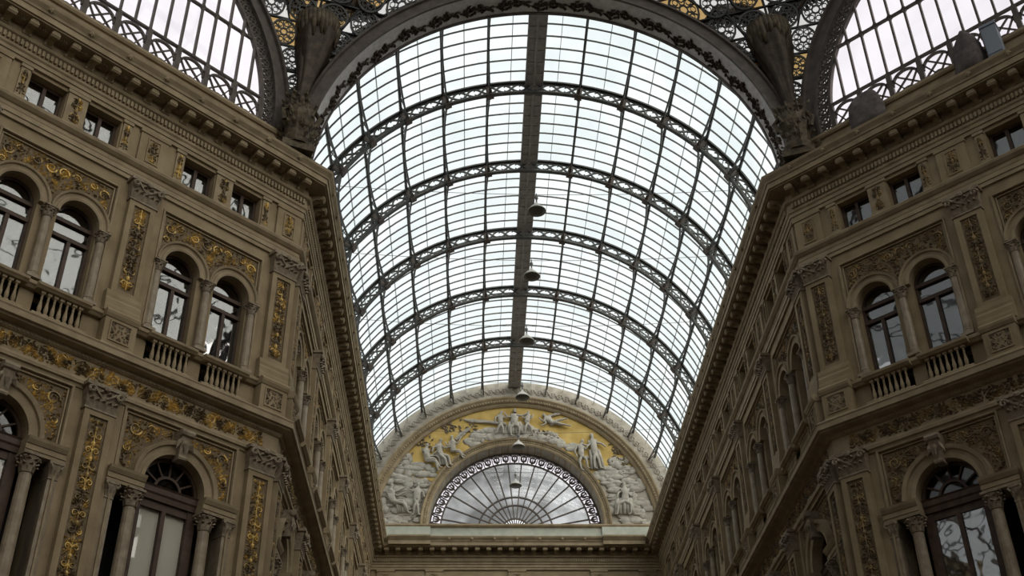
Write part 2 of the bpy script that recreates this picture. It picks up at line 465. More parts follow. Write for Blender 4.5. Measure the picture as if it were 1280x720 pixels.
# frieze foliage over the lower storey
m = foliage(lambda x, z: abs(x) < HB - .02 and 14.56 < z < 14.93, -HB, HB, 14.54, 14.95, .055, .10, 8, -.062)
for i in range(10):
    scroll(m, -HB + .21 + i * .43, 14.75, .13, 1.5, 0 if i % 2 else pi, 1 if i % 2 else -1, -.07, .018)
part('frieze_ornament', mk(m, 'frieze_ornament', 'gold'), kind='stuff')
# attic pilaster strips with gilding
def small_pil(hw, z0, z1, p):
    m = M().box(-hw, hw, -p, .02, z0, z1).box(-hw - .03, hw + .03, -p - .03, .02, z1, z1 + .09).box(-hw - .02, hw + .02, -p - .02, .02, z0 - .02, z0 + .06)
    return m
pm = mk(small_pil(.26, 20.84, 21.76, .06), 'attic_pilaster', 'stone2')
po = mk(strip_mesh(.13, .72, 11), 'ornament', 'gold')
part('attic_pilaster', pm, (0, 0, 0), [('ornament', po, (0, -.062, 20.94), 'stuff')])
pm2 = mk(small_pil(.115, 20.84, 21.76, .05), 'attic_pilaster', 'stone2')
po2 = mk(strip_mesh(.075, .74, 12), 'ornament', 'gold')
for c in (-1, 1):
    part('attic_pilaster', pm2, (c * 1.37, 0, 0), [('ornament', po2, (0, -.052, 20.94), 'stuff')])
# modillions (bracket with scroll and leaf)
def modillion_mesh():
    prof = [(.12, 0), (.56, 0), (.58, -.05), (.55, -.13), (.45, -.16), (.33, -.14), (.24, -.2), (.17, -.27), (.12, -.27)]
    m = M()
    k = len(prof)
    m.add([(-.085, -p, z) for p, z in prof] + [(.085, -p, z) for p, z in prof],
          [(i, (i + 1) % k, k + (i + 1) % k, k + i) for i in range(k)] + [tuple(range(k))[::-1], tuple(range(k, 2 * k))])
    m.tube([(-.11, -.5, -.09), (.11, -.5, -.09)], .075, 7)
    m.tube([(-.11, -.2, -.2), (.11, -.2, -.2)], .05, 7)
    m.add([(-.06, -.2, -.24), (.06, -.2, -.24), (.07, -.38, -.19), (-.07, -.38, -.19), (.0, -.5, -.2)], [(0, 1, 2, 3), (3, 2, 4)])
    return m
MOD = mk(modillion_mesh(), 'modillion', 'stone2')
COFFER = None
ROS = M()
for i in range(6): ROS.add([(.03 * cos(a), .03 * sin(a), 0) for a in (i * pi / 3 - .5, i * pi / 3 + .5)] + [(.11 * cos(i * pi / 3), .11 * sin(i * pi / 3), -.01), (.06 * cos(i * pi / 3), .06 * sin(i * pi / 3), -.05)], [(0, 2, 3), (1, 3, 2), (0, 3, 1)])
ROS.blob(0, 0, -.02, .03, .03, .03, 6, 4)
ROS = mk(ROS, 'soffit_rosette', 'stone2')

# balustrade pieces
BAL = M().box(-.05, .05, -.05, .05, 0, .05)
BAL.lathe(0, 0, [(.03, .05), (.045, .09), (.052, .17), (.035, .28), (.022, .38), (.034, .42), (.022, .46), (.04, .52)], 8)
BAL.box(-.05, .05, -.05, .05, .52, .58)
BAL = mk(BAL, 'baluster', 'stone2')
rail_prof = [(-.12, 0), (.10, 0), (.13, .03), (.17, .06), (.18, .12), (.15, .14), (-.12, .14)]
RAIL = mk(M().mould(-.64, .64, rail_prof), 'handrail', 'stone2')
BASE = mk(M().mould(-.64, .64, [(-.12, 0), (.13, 0), (.13, .05), (.10, .08), (-.12, .08)]), 'base_rail', 'stone2')
# pilasters
def pil_meshes():
    hw = .36
    up = M().box(-hw, -.22, -.15, .02, 16.9, 19.6).box(.22, hw, -.15, .02, 16.9, 19.6).box(-.22, .22, -.15, .02, 16.9, 17.0).box(-.22, .22, -.15, .02, 19.46, 19.6).box(-.22, .22, -.10, .02, 17.0, 19.46)
    up.mould(-hw - .09, hw + .09, [(-.02, 16.32), (.21, 16.32), (.21, 16.46), (.20, 16.52), (.20, 16.64), (.175, 16.70), (.18, 16.78), (.16, 16.9), (-.02, 16.9)])
    low = M().box(-hw, -.22, -.16, .02, 9.0, 13.86).box(.22, hw, -.16, .02, 9.0, 13.86).box(-.22, .22, -.16, .02, 9.0, 9.1).box(-.22, .22, -.16, .02, 13.72, 13.86).box(-.22, .22, -.11, .02, 9.1, 13.72)
    low.mould(-hw - .09, hw + .09, [(-.02, 8.4), (.25, 8.4), (.25, 8.6), (.22, 8.7), (.23, 8.8), (.17, 9.0), (-.02, 9.0)])
    low.box(-hw - .06, hw + .06, -.22, .02, 7.2, 8.4)
    ped = M().box(-hw - .04, hw + .04, -.30, .02, 15.36, 16.12)
    ped.mould(-hw - .06, hw + .06, [(-.02, 16.12), (.32, 16.12), (.36, 16.2), (.37, 16.26), (.33, 16.32), (-.02, 16.32)])
    ped.mould(-hw - .06, hw + .06, [(-.02, 15.34), (.33, 15.34), (.33, 15.42), (.30, 15.46), (-.02, 15.46)])
    ped.add(*(lambda q: (q.v, q.f))(frame(-.27, .27, 15.54, 16.06, .035, -.325, -.29)))
    att = M().box(-.40, .40, -.07, .02, 20.8, 21.78)
    att.box(-.19, -.155, -.095, -.06, 20.92, 21.68).box(.155, .19, -.095, -.06, 20.92, 21.68).box(-.155, .155, -.095, -.06, 20.92, 20.955).box(-.155, .155, -.095, -.06, 21.645, 21.68)
    att.box(-.43, .43, -.10, .02, 21.78, 21.88)
    return up, low, ped, att
pu, pl, pd, pa = pil_meshes()
pu, pl, pd, pa = mk(pu, 'pilaster', 'stone'), mk(pl, 'pilaster', 'stone'), mk(pd, 'pedestal', 'stone'), mk(pa, 'attic_panel', 'stone')
pou, pol, poa = mk(strip_mesh(.17, 2.36, 21), 'ornament', 'gold'), mk(strip_mesh(.18, 4.5, 23), 'ornament', 'gold'), mk(strip_mesh(.13, .66, 25), 'ornament', 'gold')
pod = mk(foliage(lambda x, z: abs(x) < .23 and abs(z) < .22, -.23, .23, -.22, .22, .06, .085, 27), 'ornament', 'cap')
grd_u, grd_l = mk(M().box(-.215, .215, -.005, .01, 0, 2.44), 'ornament_ground', 'ground'), mk(M().box(-.215, .215, -.005, .01, 0, 4.6), 'ornament_ground', 'ground')
def pilcap_mesh():
    m = M(); hw = .36; H = .58
    m.add([(-hw, -.15, 0), (hw, -.15, 0), (hw, .02, 0), (-hw, .02, 0), (-hw - .07, -.26, H * .85), (hw + .07, -.26, H * .85), (hw + .07, .02, H * .85), (-hw - .07, .02, H * .85)],
          [(0, 1, 5, 4), (1, 2, 6, 5), (3, 0, 4, 7), (0, 3, 2, 1), (4, 5, 6, 7)])
    m.box(-hw - .03, hw + .03, -.18, .02, -.02, .03)
    m.box(-hw - .12, hw + .12, -.30, .02, H * .85, H)
    for row, (zz, n, ln) in enumerate(((.03, 5, .24), (.2, 4, .26))):
        for i in range(n):
            x = (i - (n - 1) / 2) * (2 * hw / n); w = hw / n * .92; y = -.16 - row * .02
            m.add([(x - w, y, zz), (x + w, y, zz), (x + w * .9, y - .06, zz + ln * .7), (x - w * .9, y - .06, zz + ln * .7), (x, y - .15, zz + ln * .78), (x, y - .10, zz + ln)],
                  [(0, 1, 2, 3), (3, 2, 5), (2, 4, 5), (3, 5, 4), (3, 4, 2)])
    for sx in (-1, 1):
        for k in range(1):
            cx, cz = sx * (hw - .02), H * .66
            m.tube([(cx + .11 * (1 - .09 * i) * cos(i * .8), -.27 - .006 * i, cz + .11 * (1 - .09 * i) * sin(i * .8)) for i in range(10)], .035, 5)
        m.tube([(sx * .05, -.22, H * .5), (sx * .16, -.25, H * .62), (sx * .26, -.26, H * .78)], .03, 5)
    m.blob(0, -.3, H * .88, .09, .05, .08, 7, 4)
    return m
PCAP = mk(pilcap_mesh(), 'capital', 'cap')

def place_pilaster(w, X):
    o = obj('pilaster', pu, w, (X, 0, 0))
    obj('ornament', pou, o, (0, -.105, 17.06), kind='stuff'); obj('ornament_ground', grd_u, o, (0, -.10, 17.01)); obj('capital', PCAP, o, (0, 0, 19.6))
    o = obj('pilaster', pl, w, (X, 0, 0))
    obj('ornament', pol, o, (0, -.115, 9.15), kind='stuff'); obj('ornament_ground', grd_l, o, (0, -.11, 9.11)); obj('capital', PCAP, o, (0, 0, 13.86))
    o = obj('pedestal', pd, w, (X, 0, 0)); obj('ornament', pod, o, (0, -.30, 15.8), kind='stuff')
    o = obj('attic_panel', pa, w, (X, 0, 0)); obj('ornament', poa, o, (0, -.07, 20.97), kind='stuff')

# windows -------------------------------------------------------------
FR, FD = .33, .40
def win_kits():
    k = {}
    a = AW
    fr = frame(-a, a, 20.85, 21.78, .07, .22, .32)
    mu = M().box(-.045, .045, .2, .31, 20.92, 21.71)
    pn = M().box(-.36, -.02, .265, .275, 20.9, 21.74)
    k['attic'] = dict(parts=[('frame', mk(fr, 'frame', 'wood'), 0), ('mullion', mk(mu, 'mullion', 'wood'), 0), ('pane', mk(pn, 'pane', 'wglass'), -.03), ('pane', None, .41)],
                      curtain=mk(M().box(-a, a, .37, .38, 20.85, 21.78), 'curtain', 'curtain'))
    out = [(-UR, 16.32), (UR, 16.32)] + arcpts(0, UZ, UR, 0, pi, 16)
    inn = [(-UR + .06, 16.38), (UR - .06, 16.38)] + arcpts(0, UZ, UR - .06, 0, pi, 16)
    def rimof(out, inn, y0, y1):
        n = len(out); m = M()
        for y in (y0, y1):
            m.add([(x, y, z) for x, z in out] + [(x, y, z) for x, z in inn], [(i, (i + 1) % n, n + (i + 1) % n, n + i) for i in range(n)])
        m.add([(x, y0, z) for x, z in inn] + [(x, y1, z) for x, z in inn], [(i, (i + 1) % n, n + (i + 1) % n, n + i) for i in range(n)])
        return m
    fr = rimof(out, inn, .28, .38)
    tr = M().box(-UR + .03, UR - .03, .25, .38, 18.36, 18.46)
    tr2 = M().box(-UR + .03, UR - .03, .25, .38, 17.92, 18.02)
    mu = M().box(-.045, .045, .26, .38, 16.36, 17.94)
    p1 = M().box(-UR + .04, -.03, .325, .335, 16.36, 17.95)
    p2 = M().box(-UR + .04, UR - .04, .325, .335, 18.0, 18.38)
    p3 = M().slab([(-UR + .04, 18.44), (UR - .04, 18.44)] + arcpts(0, UZ, UR - .04, .03, pi - .03, 12), .325, .335)
    k['arched'] = dict(parts=[('frame', mk(fr, 'frame', 'wood'), 0), ('transom', mk(tr, 'transom', 'wood'), 0), ('transom', mk(tr2, 'transom', 'wood'), 0), ('mullion', mk(mu, 'mullion', 'wood'), 0),
                              ('pane', mk(p1, 'pane', 'wglass'), 0), ('pane', None, UR - .01), ('pane', mk(p2, 'pane', 'wglass'), 0), ('pane', mk(p3, 'pane', 'wglass'), 0)],
                       curtain=mk(M().box(-UR, UR, .45, .46, 16.3, 18.95), 'curtain', 'curtain'))
    fan = M().arc(0, DZ, [(DR - .09, .46), (DR - .09, .58), (DR + .02, .58), (DR + .02, .46)], 0, pi, 20)
    fan.arc(0, DZ, [(.30, .48), (.30, .56), (.36, .56), (.36, .48)], 0, pi, 12)
    for a in (pi / 6, pi / 3, pi / 2, 2 * pi / 3, 5 * pi / 6): fan.bar((.33 * cos(a), .52, DZ + .33 * sin(a)), (DR * cos(a), .52, DZ + DR * sin(a)), .04, .06)
    tr = M().mould(-DR, DR, [(-.6, 12.5), (-.44, 12.5), (-.43, 12.62), (-.40, 12.66), (-.40, 12.78), (-.37, 12.82), (-.6, 12.82)])
    jl = M().box(-DR - .04, -.60, .48, .62, 7.3, 12.5)
    head = M().box(-.60, .60, .5, .6, 12.32, 12.5)
    mu = M().box(-.05, .05, .48, .6, 7.3, 12.32)
    p1 = M().box(-.61, -.04, .535, .545, 7.3, 12.34); k['clear'] = mk(p1, 'pane', 'cglass')
    fp = M().slab(arcpts(0, DZ, DR - .05, 0, pi, 16), .535, .545)
    k['door'] = dict(parts=[('fanlight_bars', mk(fan, 'fanlight_bars', 'wood'), 0), ('transom', mk(tr, 'transom', 'wood'), 0), ('jamb', mk(jl, 'jamb', 'wood'), 0), ('jamb', None, DR + .64), ('door_head', mk(head, 'door_head', 'wood'), 0),
                            ('mullion', mk(mu, 'mullion', 'wood'), 0), ('pane', mk(p1, 'pane', 'wglass'), 0), ('pane', None, .65), ('fan_pane', mk(fp, 'fan_pane', 'dkglass'), 0)],
                     curtain=mk(M().box(-.6, .6, .6, .61, 7.3, 12.32), 'blind', 'blind'))
    return k
WK = win_kits()
WN = [0]
def place_window(w, kind, X, sx, label, curtain=None, group=None):
    WN[0] += 1
    r = root(f'window_{WN[0]}', label, 'window', group, 'structure')
    r.matrix_world = w.matrix_world @ T((X, -.22 if kind == 'door' else 0, 0)) @ Matrix.Diagonal((sx, 1, 1, 1))
    last = None
    for name, me, dx in WK[kind]['parts']:
        if me is None: me = last
        last = me
        obj(name, WK['clear'] if (name == 'pane' and kind == 'door' and curtain) else me, r, (dx, 0, 0))
    if curtain: obj('curtain' if kind != 'door' else 'blind', WK[kind]['curtain'], r)
    return r

def place_bay(w, X, sx=1.0):
    obj('bay_panel', BAYPANEL, w, mtx=T((X, 0, 0)) @ Matrix.Diagonal((sx, 1, 1, 1)))
    for name, me, loc, kids, kind in KIT:
        o = obj(name, me, w, mtx=T((X + loc[0] * sx, loc[1], loc[2])), kind=kind)
        if name in ('bay_panel', 'arcade_panel', 'doorway_panel', 'frieze_ornament'): o.scale = (sx, 1, 1)
        for kd in kids: obj(kd[0], kd[1], o, kd[2], kind=(kd[3] if len(kd) > 3 else None))

def place_balustrade(w, X, label=None, group=None):
    b = root('balustrade', label, 'balustrade', group, mtx=w.matrix_world @ T((X, -.14, 15.44)))
    obj('base_rail', BASE, b); obj('handrail', RAIL, b, (0, 0, .68))
    for i in range(7): obj('baluster', BAL, b, (-.45 + i * .15, 0, .09))
BALV = ([tuple(v.co) for v in BAL.vertices], [tuple(p.vertices) for p in BAL.polygons])
m = M()
for i in range(7): m.add([(v[0] - .45 + i * .15, v[1], v[2] + .09) for v in BALV[0]], BALV[1])
BALROW = mk(m, 'baluster_row', 'stone2')

# continuous mouldings: one piece per wall, mitred at the corners --------
MAIN = [(-.4, 21.88), (.07, 21.88), (.07, 22.0), (.10, 22.0), (.10, 22.1), (.14, 22.14), (.15, 22.2), (.12, 22.22), (.12, 22.42), (.20, 22.46), (.24, 22.52), (.14, 22.55), (.14, 22.82), (.62, 22.82), (.62, 22.86), (.67, 22.86), (.67, 23.03), (.70, 23.04), (.72, 23.10), (.80, 23.20), (.82, 23.27), (.78, 23.30), (-1.6, 23.34), (-1.6, 22.6), (-.4, 22.5)]
BELT = [(-.3, 14.42), (.10, 14.42), (.10, 14.46), (.07, 14.50), (.06, 14.54), (.06, 14.96), (.10, 14.98), (.14, 15.03), (.16, 15.09), (.34, 15.11), (.36, 15.15), (.42, 15.16), (.42, 15.29), (.44, 15.33), (.40, 15.37), (-.3, 15.38)]
STRING = [(-.3, 20.18), (.06, 20.18), (.06, 20.30), (.085, 20.30), (.085, 20.42), (.10, 20.45), (.06, 20.47), (.06, 20.58), (.10, 20.60), (.17, 20.67), (.19, 20.74), (.16, 20.78), (.08, 20.82), (-.3, 20.84)]
SILL = [(-.2, 16.12), (.10, 16.12), (.14, 16.17), (.18, 16.20), (.19, 16.27), (.15, 16.30), (-.2, 16.30)]
NECK = [(-.2, 14.30), (.03, 14.30), (.05, 14.36), (.10, 14.38), (.10, 14.43), (-.2, 14.43)]
def runs(w, x0, x1, m0, m1, names=('cornice', 'belt_course', 'string_course', 'sill_course', 'architrave')):
    for nm, pr, ma in zip(names, (MAIN, BELT, STRING, SILL, NECK), ('stone2', 'stone2', 'stone2', 'stone2', 'stone2')):
        c = obj(nm, mk(M().mould(x0, x1, pr, m0, m1), nm, ma), w)
    # dentils: past counting, one strip
    m = M(); x = x0 + .1
    while x < x1 - .1:
        m.box(x, x + .062, -.19, -.10, 22.24, 22.40); x += .11
    obj('dentil_band', mk(m, 'dentil_band', 'stone2'), w, kind='stuff')
    m = M(); x = x0 + .1
    while x < x1 - .1:      # small beads on the belt
        m.box(x, x + .05, -.145, -.09, 15.0, 15.06); x += .10
    obj('bead_band', mk(m, 'bead_band', 'stone2'), w, kind='stuff')
    n = int(round((x1 - x0) / .5375)); st = (x1 - x0) / n
    for i in range(n):
        obj('modillion', MOD, w, (x0 + (i + .5) * st, 0, 22.82))
        if i: obj('soffit_rosette', ROS, w, (x0 + i * st, -.4, 22.815))
    # lion masks along the gutter
    for i in range(int((x1 - x0) / 1.075)):
        obj('gutter_mask', MASK, w, (x0 + .54 + i * 1.075, -.77, 23.16))
mm = M().blob(0, 0, 0, .055, .05, .06, 7, 5)
for i in range(6): mm.leaf(0, -.01, 0, i * pi / 3 + .5, .1, .03, .02)
MASK = mk(mm, 'gutter_mask', 'stone2')

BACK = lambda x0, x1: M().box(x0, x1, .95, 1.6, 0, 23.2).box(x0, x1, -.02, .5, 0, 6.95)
# the two corner facades
ordn = ['nearest the nave', 'second from the nave']
for side, wn, sd in ((-1, 'wall_left_corner', 'left'), (1, 'wall_right_corner', 'right')):
    w = ROOTS[wn]
    sg = side * 1.0
    # local X: left wall runs to negative X, right wall to positive X, away from the nave
    e0, e1 = sorted((0.0, side * FAR))
    runs(w, e0, e1, -t8 if side > 0 else 0, t8 if side < 0 else 0)
    obj('backing', mk(BACK(e0, e1), 'backing', 'dark'), w)
    a, b = sorted((0.0, side * .42)); obj('wall_end_strip', mk(M().box(a, b, 0, .4, 6.9, 22.6), 'wall_end_strip', 'stone'), w)
    a, b = sorted((side * (.42 + 2 * P), side * FAR)); obj('plain_wall', mk(M().box(a, b, 0, .4, 6.9, 22.6), 'plain_wall', 'stone'), w)
    for k in range(3): place_pilaster(w, side * (.42 + k * P))
    for k in range(2):
        X = side * (.42 + HB + k * P)
        place_bay(w, X)
        for c in (-1, 1):
            pos = ('nearer' if c * side < 0 else 'farther') + ' the nave'
            bay = ('first' if k == 0 else 'second') + f' bay of {sd} corner facade'
            place_window(w, 'attic', X + c * ATT, 1, f'square attic window {pos} in the {bay}', curtain=(side < 0))
            place_window(w, 'arched', X + c * UP, 1, f'arched brown framed window {pos} in the {bay}', curtain=(side < 0 and k == 1))
            place_balustrade(w, X + c * UP, f'stone balustrade under arched window {pos}, {bay}', 'balustrades of the corner facades')
        place_window(w, 'door', X, 1, f'tall arched lower window between columns in the {bay}', curtain=(side < 0))
# the nave walls
for side, wn, sd in ((-1, 'wall_left', 'left'), (1, 'wall_right', 'right')):
    w = ROOTS[wn]
    near0 = side < 0                                   # local X = 0 at the mouth (left) or at the end (right)
    runs(w, 0, LN, -t8 if near0 else 1, -1 if near0 else t8)
    obj('backing', mk(BACK(0, LN), 'backing', 'dark'), w)
    for a in (0, LN - .42): obj('wall_end_strip', mk(M().box(a, a + .42, 0, .4, 6.9, 22.6), 'wall_end_strip', 'stone'), w)
    for k in range(7): place_pilaster(w, .42 + k * NP)
    for k in range(6):
        X = .42 + (k + .5) * NP
        place_bay(w, X, NP / P)
        for c in (-1, 1):
            place_window(w, 'attic', X + c * ATT * NP / P, NP / P, f'attic window high on the {sd} wall of the nave', group=f'attic windows along the {sd} nave wall', curtain=(side < 0))
            place_window(w, 'arched', X + c * UP * NP / P, 1, f'arched window on the {sd} wall of the nave', group=f'arched windows along the {sd} nave wall')
            bb = obj('balustrade', BASE, w, (X + c * UP, -.14, 15.44)); obj('handrail', RAIL, bb, (0, 0, .68)); obj('balusters', BALROW, bb, kind='stuff')
        place_window(w, 'door', X, 1, f'tall lower window on the {sd} wall of the nave', group=f'lower windows along the {sd} nave wall')

# ------------------------------------------------------------------ end wall
w = ROOTS['wall_end']
FZ, FRR = 24.15, 4.28                       # fanlight centre height and radius
VZ, VR = 23.74, 8.2                         # vault axis and glass radius
runs(w, -WX, WX, 1, -1)
obj('backing', mk(M().box(-WX, WX, .95, 1.6, 0, 22.6).box(-WX, WX, 0, .5, 0, 22.0), 'backing', 'stone'), w)
for X in (-6.2, -3.9, 0, 3.9, 6.2):
    o = obj('attic_panel', pa, w, (X, 0, 0)); obj('ornament', poa, o, (0, -.07, 20.97), kind='stuff')
for c in (-1, 1):
    obj('cornice_break', mk(M().mould(min(c * 4.1, c * 6.1), max(c * 4.1, c * 6.1), [(.6, 22.9), (.80, 22.88), (.80, 23.05), (.93, 23.22), (.94, 23.29), (.6, 23.30)]), 'cornice_break', 'stone2'), w)
    obj('pedestal_block', mk(M().box(min(c * 4.15, c * 6.98), max(c * 4.15, c * 6.98), -.16, .3, 23.3, 24.02), 'pedestal_block', 'greenmarble'), w)
obj('parapet', mk(M().box(-8.3, 8.3, -.04, 1.2, 23.2, 24.04), 'parapet', 'greenmarble'), w)
obj('parapet_coping', mk(M().mould(-8.3, 8.3, [(-1.3, 24.02), (.12, 24.02), (.18, 24.08), (.18, 24.15), (-1.3, 24.17)]), 'parapet_coping', 'stone2'), w)
outer = [(-8.3, 24.1), (8.3, 24.1)] + arcpts(0, VZ, 8.32, .05, pi - .05, 48)
hole = [(-FRR, 24.12), (FRR, 24.12)] + arcpts(0, FZ, FRR, 0, pi, 40)
obj('lunette_wall', mk(M().layer(outer, [hole], 0, 1.2), 'lunette_wall', 'plaster'), w)
pr = [(FRR, 1.0), (FRR, -.06), (FRR + .08, -.10), (FRR + .12, -.07), (FRR + .24, -.09), (FRR + .28, -.16), (FRR + .36, -.20), (FRR + .40, -.12), (FRR + .42, 0)]
obj('archivolt', mk(M().arc(0, FZ, pr, 0, pi, 56), 'archivolt', 'stone2'), w)
pr = [(6.86, 0), (6.86, -.10), (6.93, -.16), (7.02, -.18), (7.05, -.26), (7.16, -.30), (7.26, -.38), (7.33, -.38), (7.36, -.12), (7.42, -.08), (7.42, .0)]
obj('outer_archivolt', mk(M().arc(0, VZ, pr, .03, pi - .03, 72), 'outer_archivolt', 'stone2'), w)
obj('rim_band', mk(M().arc(0, VZ, [(7.42, .0), (7.42, -.07), (8.3, -.07), (8.3, .0)], .03, pi - .03, 72), 'rim_band', 'plaster'), w)
egg = M()
for i in range(150):
    a = .06 + (pi - .12) * i / 149
    egg.blob(7.1 * cos(a), -.29, VZ + 7.1 * sin(a), .05, .05, .06, 6, 4)
obj('egg_moulding', mk(egg, 'egg_moulding', 'stone2'), w, kind='stuff')
bead = M()
for i in range(110):
    a = .03 + (pi - .06) * i / 109
    bead.blob((FRR + .2) * cos(a), -.1, FZ + (FRR + .2) * sin(a), .04, .04, .05, 5, 4)
obj('bead_moulding', mk(bead, 'bead_moulding', 'stone2'), w, kind='stuff')
m = M()
SWAG = M()
for i in range(5): SWAG.leaf(-.1 + i * .05, 0, 0, i * .62 + .3, .2, .06, .06)
scroll(SWAG, 0, .02, .12, 1.3, 0, 1, -.03, .03)
SWAG = mk(SWAG, 'rim_leaf', 'plaster')
for i in range(64):
    a = .1 + (pi - .2) * i / 63
    obj('rim_leaf', SWAG, w, mtx=T((7.75 * cos(a), -.072, VZ + 7.75 * sin(a))) @ RY(pi / 2 - a) @ Matrix.Diagonal((1.5, 1.0, 1.6, 1)))
# gilded field behind the figures
def ringpoly(r0, r1, a0, a1, n, c0=(0, FZ), c1=(0, VZ)):
    return arcpts(*c1, r1, a0, a1, n) + arcpts(*c0, r0, a1, a0, n)
obj('gilded_field', mk(M().slab(ringpoly(FRR + .42, 6.87, radians(29), radians(151), 40), -.02, .01), 'gilded_field', 'goldwall'), w)
clouds = M(); rc = random.Random(4)
for i in range(300):
    a = rc.choice((rc.uniform(.02, .62), rc.uniform(pi - .62, pi - .02), rc.gauss(pi / 2, .32)))
    top = abs(a - pi / 2) < .75
    t = rc.random() * (.30 if top else 1.0)
    r0 = FRR + .5; px, pz = cos(a), sin(a)
    rr = r0 + (6.75 - r0) * t
    if top and abs(a - pi / 2) > .42 and t > .2: continue
    clouds.blob(rr * px, -.03, FZ - .2 * t + rr * pz, rc.uniform(.15, .48), rc.uniform(.03, .08), rc.uniform(.08, .26), 8, 4)
obj('cloud_relief', mk(clouds, 'cloud_relief', 'plaster2', True), w, kind='stuff')
dk = M()
for cx, cz, sx, sz, n in ((-3.3, 29.45, .5, .3, 34), (-4.7, 28.55, .5, .35, 30), (5.2, 28.2, .35, .5, 40), (5.7, 27.4, .3, .3, 20), (-5.7, 27.5, .3, .35, 24), (1.5, 29.0, .5, .16, 34), (-2.2, 29.4, .15, .3, 12)):
    for i in range(n):
        dk.leaf(cx + rc.gauss(0, sx * .6), -.03, cz + rc.gauss(0, sz * .6), rc.uniform(0, 6.28), rc.uniform(.15, .32), .06, .1)
obj('foliage_relief', mk(dk, 'foliage_relief', 'cap'), w, kind='stuff')

# sculpted relief figures: one skinned body each
def skin_mesh(name, verts, edges, radii, material, sub=1):
    me = bpy.data.meshes.new(name + '_skeleton')
    me.from_pydata([tuple(v) for v in verts], edges, [])
    o = bpy.data.objects.new(name + '_skeleton', me)
    COL.objects.link(o)
    sk = o.modifiers.new('skin', 'SKIN')
    sv = me.skin_vertices[0].data
    for i, r in enumerate(radii):
        r = r if isinstance(r, tuple) else (r, r)
        sv[i].radius = r
        sv[i].use_root = (i == 0)
    sb = o.modifiers.new('sub', 'SUBSURF'); sb.levels = sub; sb.render_levels = sub
    dg = bpy.context.evaluated_depsgraph_get()
    res = bpy.data.meshes.new_from_object(o.evaluated_get(dg))
    bpy.data.objects.remove(o); bpy.data.meshes.remove(me)
    res.name = name
    res.materials.clear(); res.materials.append(MT[material])
    for p in res.polygons: p.use_smooth = True
    return res
def figure(pelvis, chest, head, hands, elbows, knees, feet, s=1.0, y=-.12, mat_='plaster2'):
    """all joints in the plane of the wall (x, z); limbs taper"""
    V = []; E = []; R = []
    def v(p, r, yy=0.0, link=None):
        V.append((p[0], y + yy, p[1])); R.append(r * s)
        if link is not None: E.append((link, len(V) - 1))
        return len(V) - 1
    pv = v(pelvis, .17)
    mid = v(((pelvis[0] + chest[0]) / 2, (pelvis[1] + chest[1]) / 2), .145, 0, pv)
    ch = v(chest, .175, 0, mid)
    d = Vector((head[0] - chest[0], head[1] - chest[1])); d.normalize()
    nk = v((head[0] - d.x * .15 * s, head[1] - d.y * .15 * s), .06, 0, ch)
    hd = v((head[0] - d.x * .05 * s, head[1] - d.y * .05 * s), .105, 0, nk)
    v((head[0] + d.x * .08 * s, head[1] + d.y * .08 * s), .095, 0, hd)
    n = Vector((-d.y, d.x))
    for k, sg in enumerate((-1, 1)):
        sh = v((chest[0] + n.x * sg * .19 * s + d.x * .08 * s, chest[1] + n.y * sg * .19 * s + d.y * .08 * s), .075, 0, ch)
        el = v(elbows[k], .055, -.05, sh); ha = v(hands[k], .04, -.09, el)
        h2 = Vector(hands[k]) + (Vector(hands[k]) - Vector(elbows[k])).normalized() * .12 * s
        v((h2.x, h2.y), .03, -.09, ha)
        hp = v((pelvis[0] + n.x * sg * .09 * s, pelvis[1] + n.y * sg * .09 * s - .05 * s), .12, -.02, pv)
        kn = v(knees[k], .085, -.10, hp); ft = v(feet[k], .05, -.04, kn)
        v((feet[k][0] + .14 * s * (1 if feet[k][0] >= knees[k][0] else -1), feet[k][1] - .03), .04, -.06, ft)
    return skin_mesh('figure', V, E, R, mat_)
def sculpture(label, figs, extra=()):
    r = root('relief_sculpture', label, 'sculpture', 'plaster relief groups in the end lunette', mtx=T((0, YE, 0)))
    for f in figs: obj('figure', figure(**f), r)
    for nm, me in extra: obj(nm, me, r)
    return r
def drape(pts, w, seed, y=-.1):
    """folded cloth hanging over the legs: ridged tubes fused side by side"""
    m = M(); q = random.Random(seed)
    for i in range(5):
        o = (i - 2) * w / 4
        m.tube([(px + o * (1 + .5 * j / len(pts)) + q.uniform(-.03, .03), y + q.uniform(-.02, .02), pz) for j, (px, pz) in enumerate(pts)], [w * .2] * len(pts), 6)
    return mk(m, 'drapery', 'plaster2', True)
def wing(root_, tip, n, L, y=-.08, seed=1, matn='plaster2', w=.07, droop=-1):
    m = M(); q = random.Random(seed)
    a = Vector(root_); b = Vector(tip); d = (b - a)
    ang = atan2(d.y, d.x)
    for row in range(2):
        for i in range(n):
            t = (i + .5) / n
            p = a + d * t
            m.leaf(p.x, y - .02 * row, p.y, ang + droop * (0.35 + .25 * (1 - t)) + q.uniform(-.05, .05), L * (.6 + .6 * t) * (1 - .35 * row), w, .04)
    m.tube([(a.x, y, a.y), ((a.x + b.x) / 2, y - .04, (a.y + b.y) / 2 + .04), (b.x, y, b.y)], [.09, .07, .03], 6)
    return mk(m, 'wing', matn)
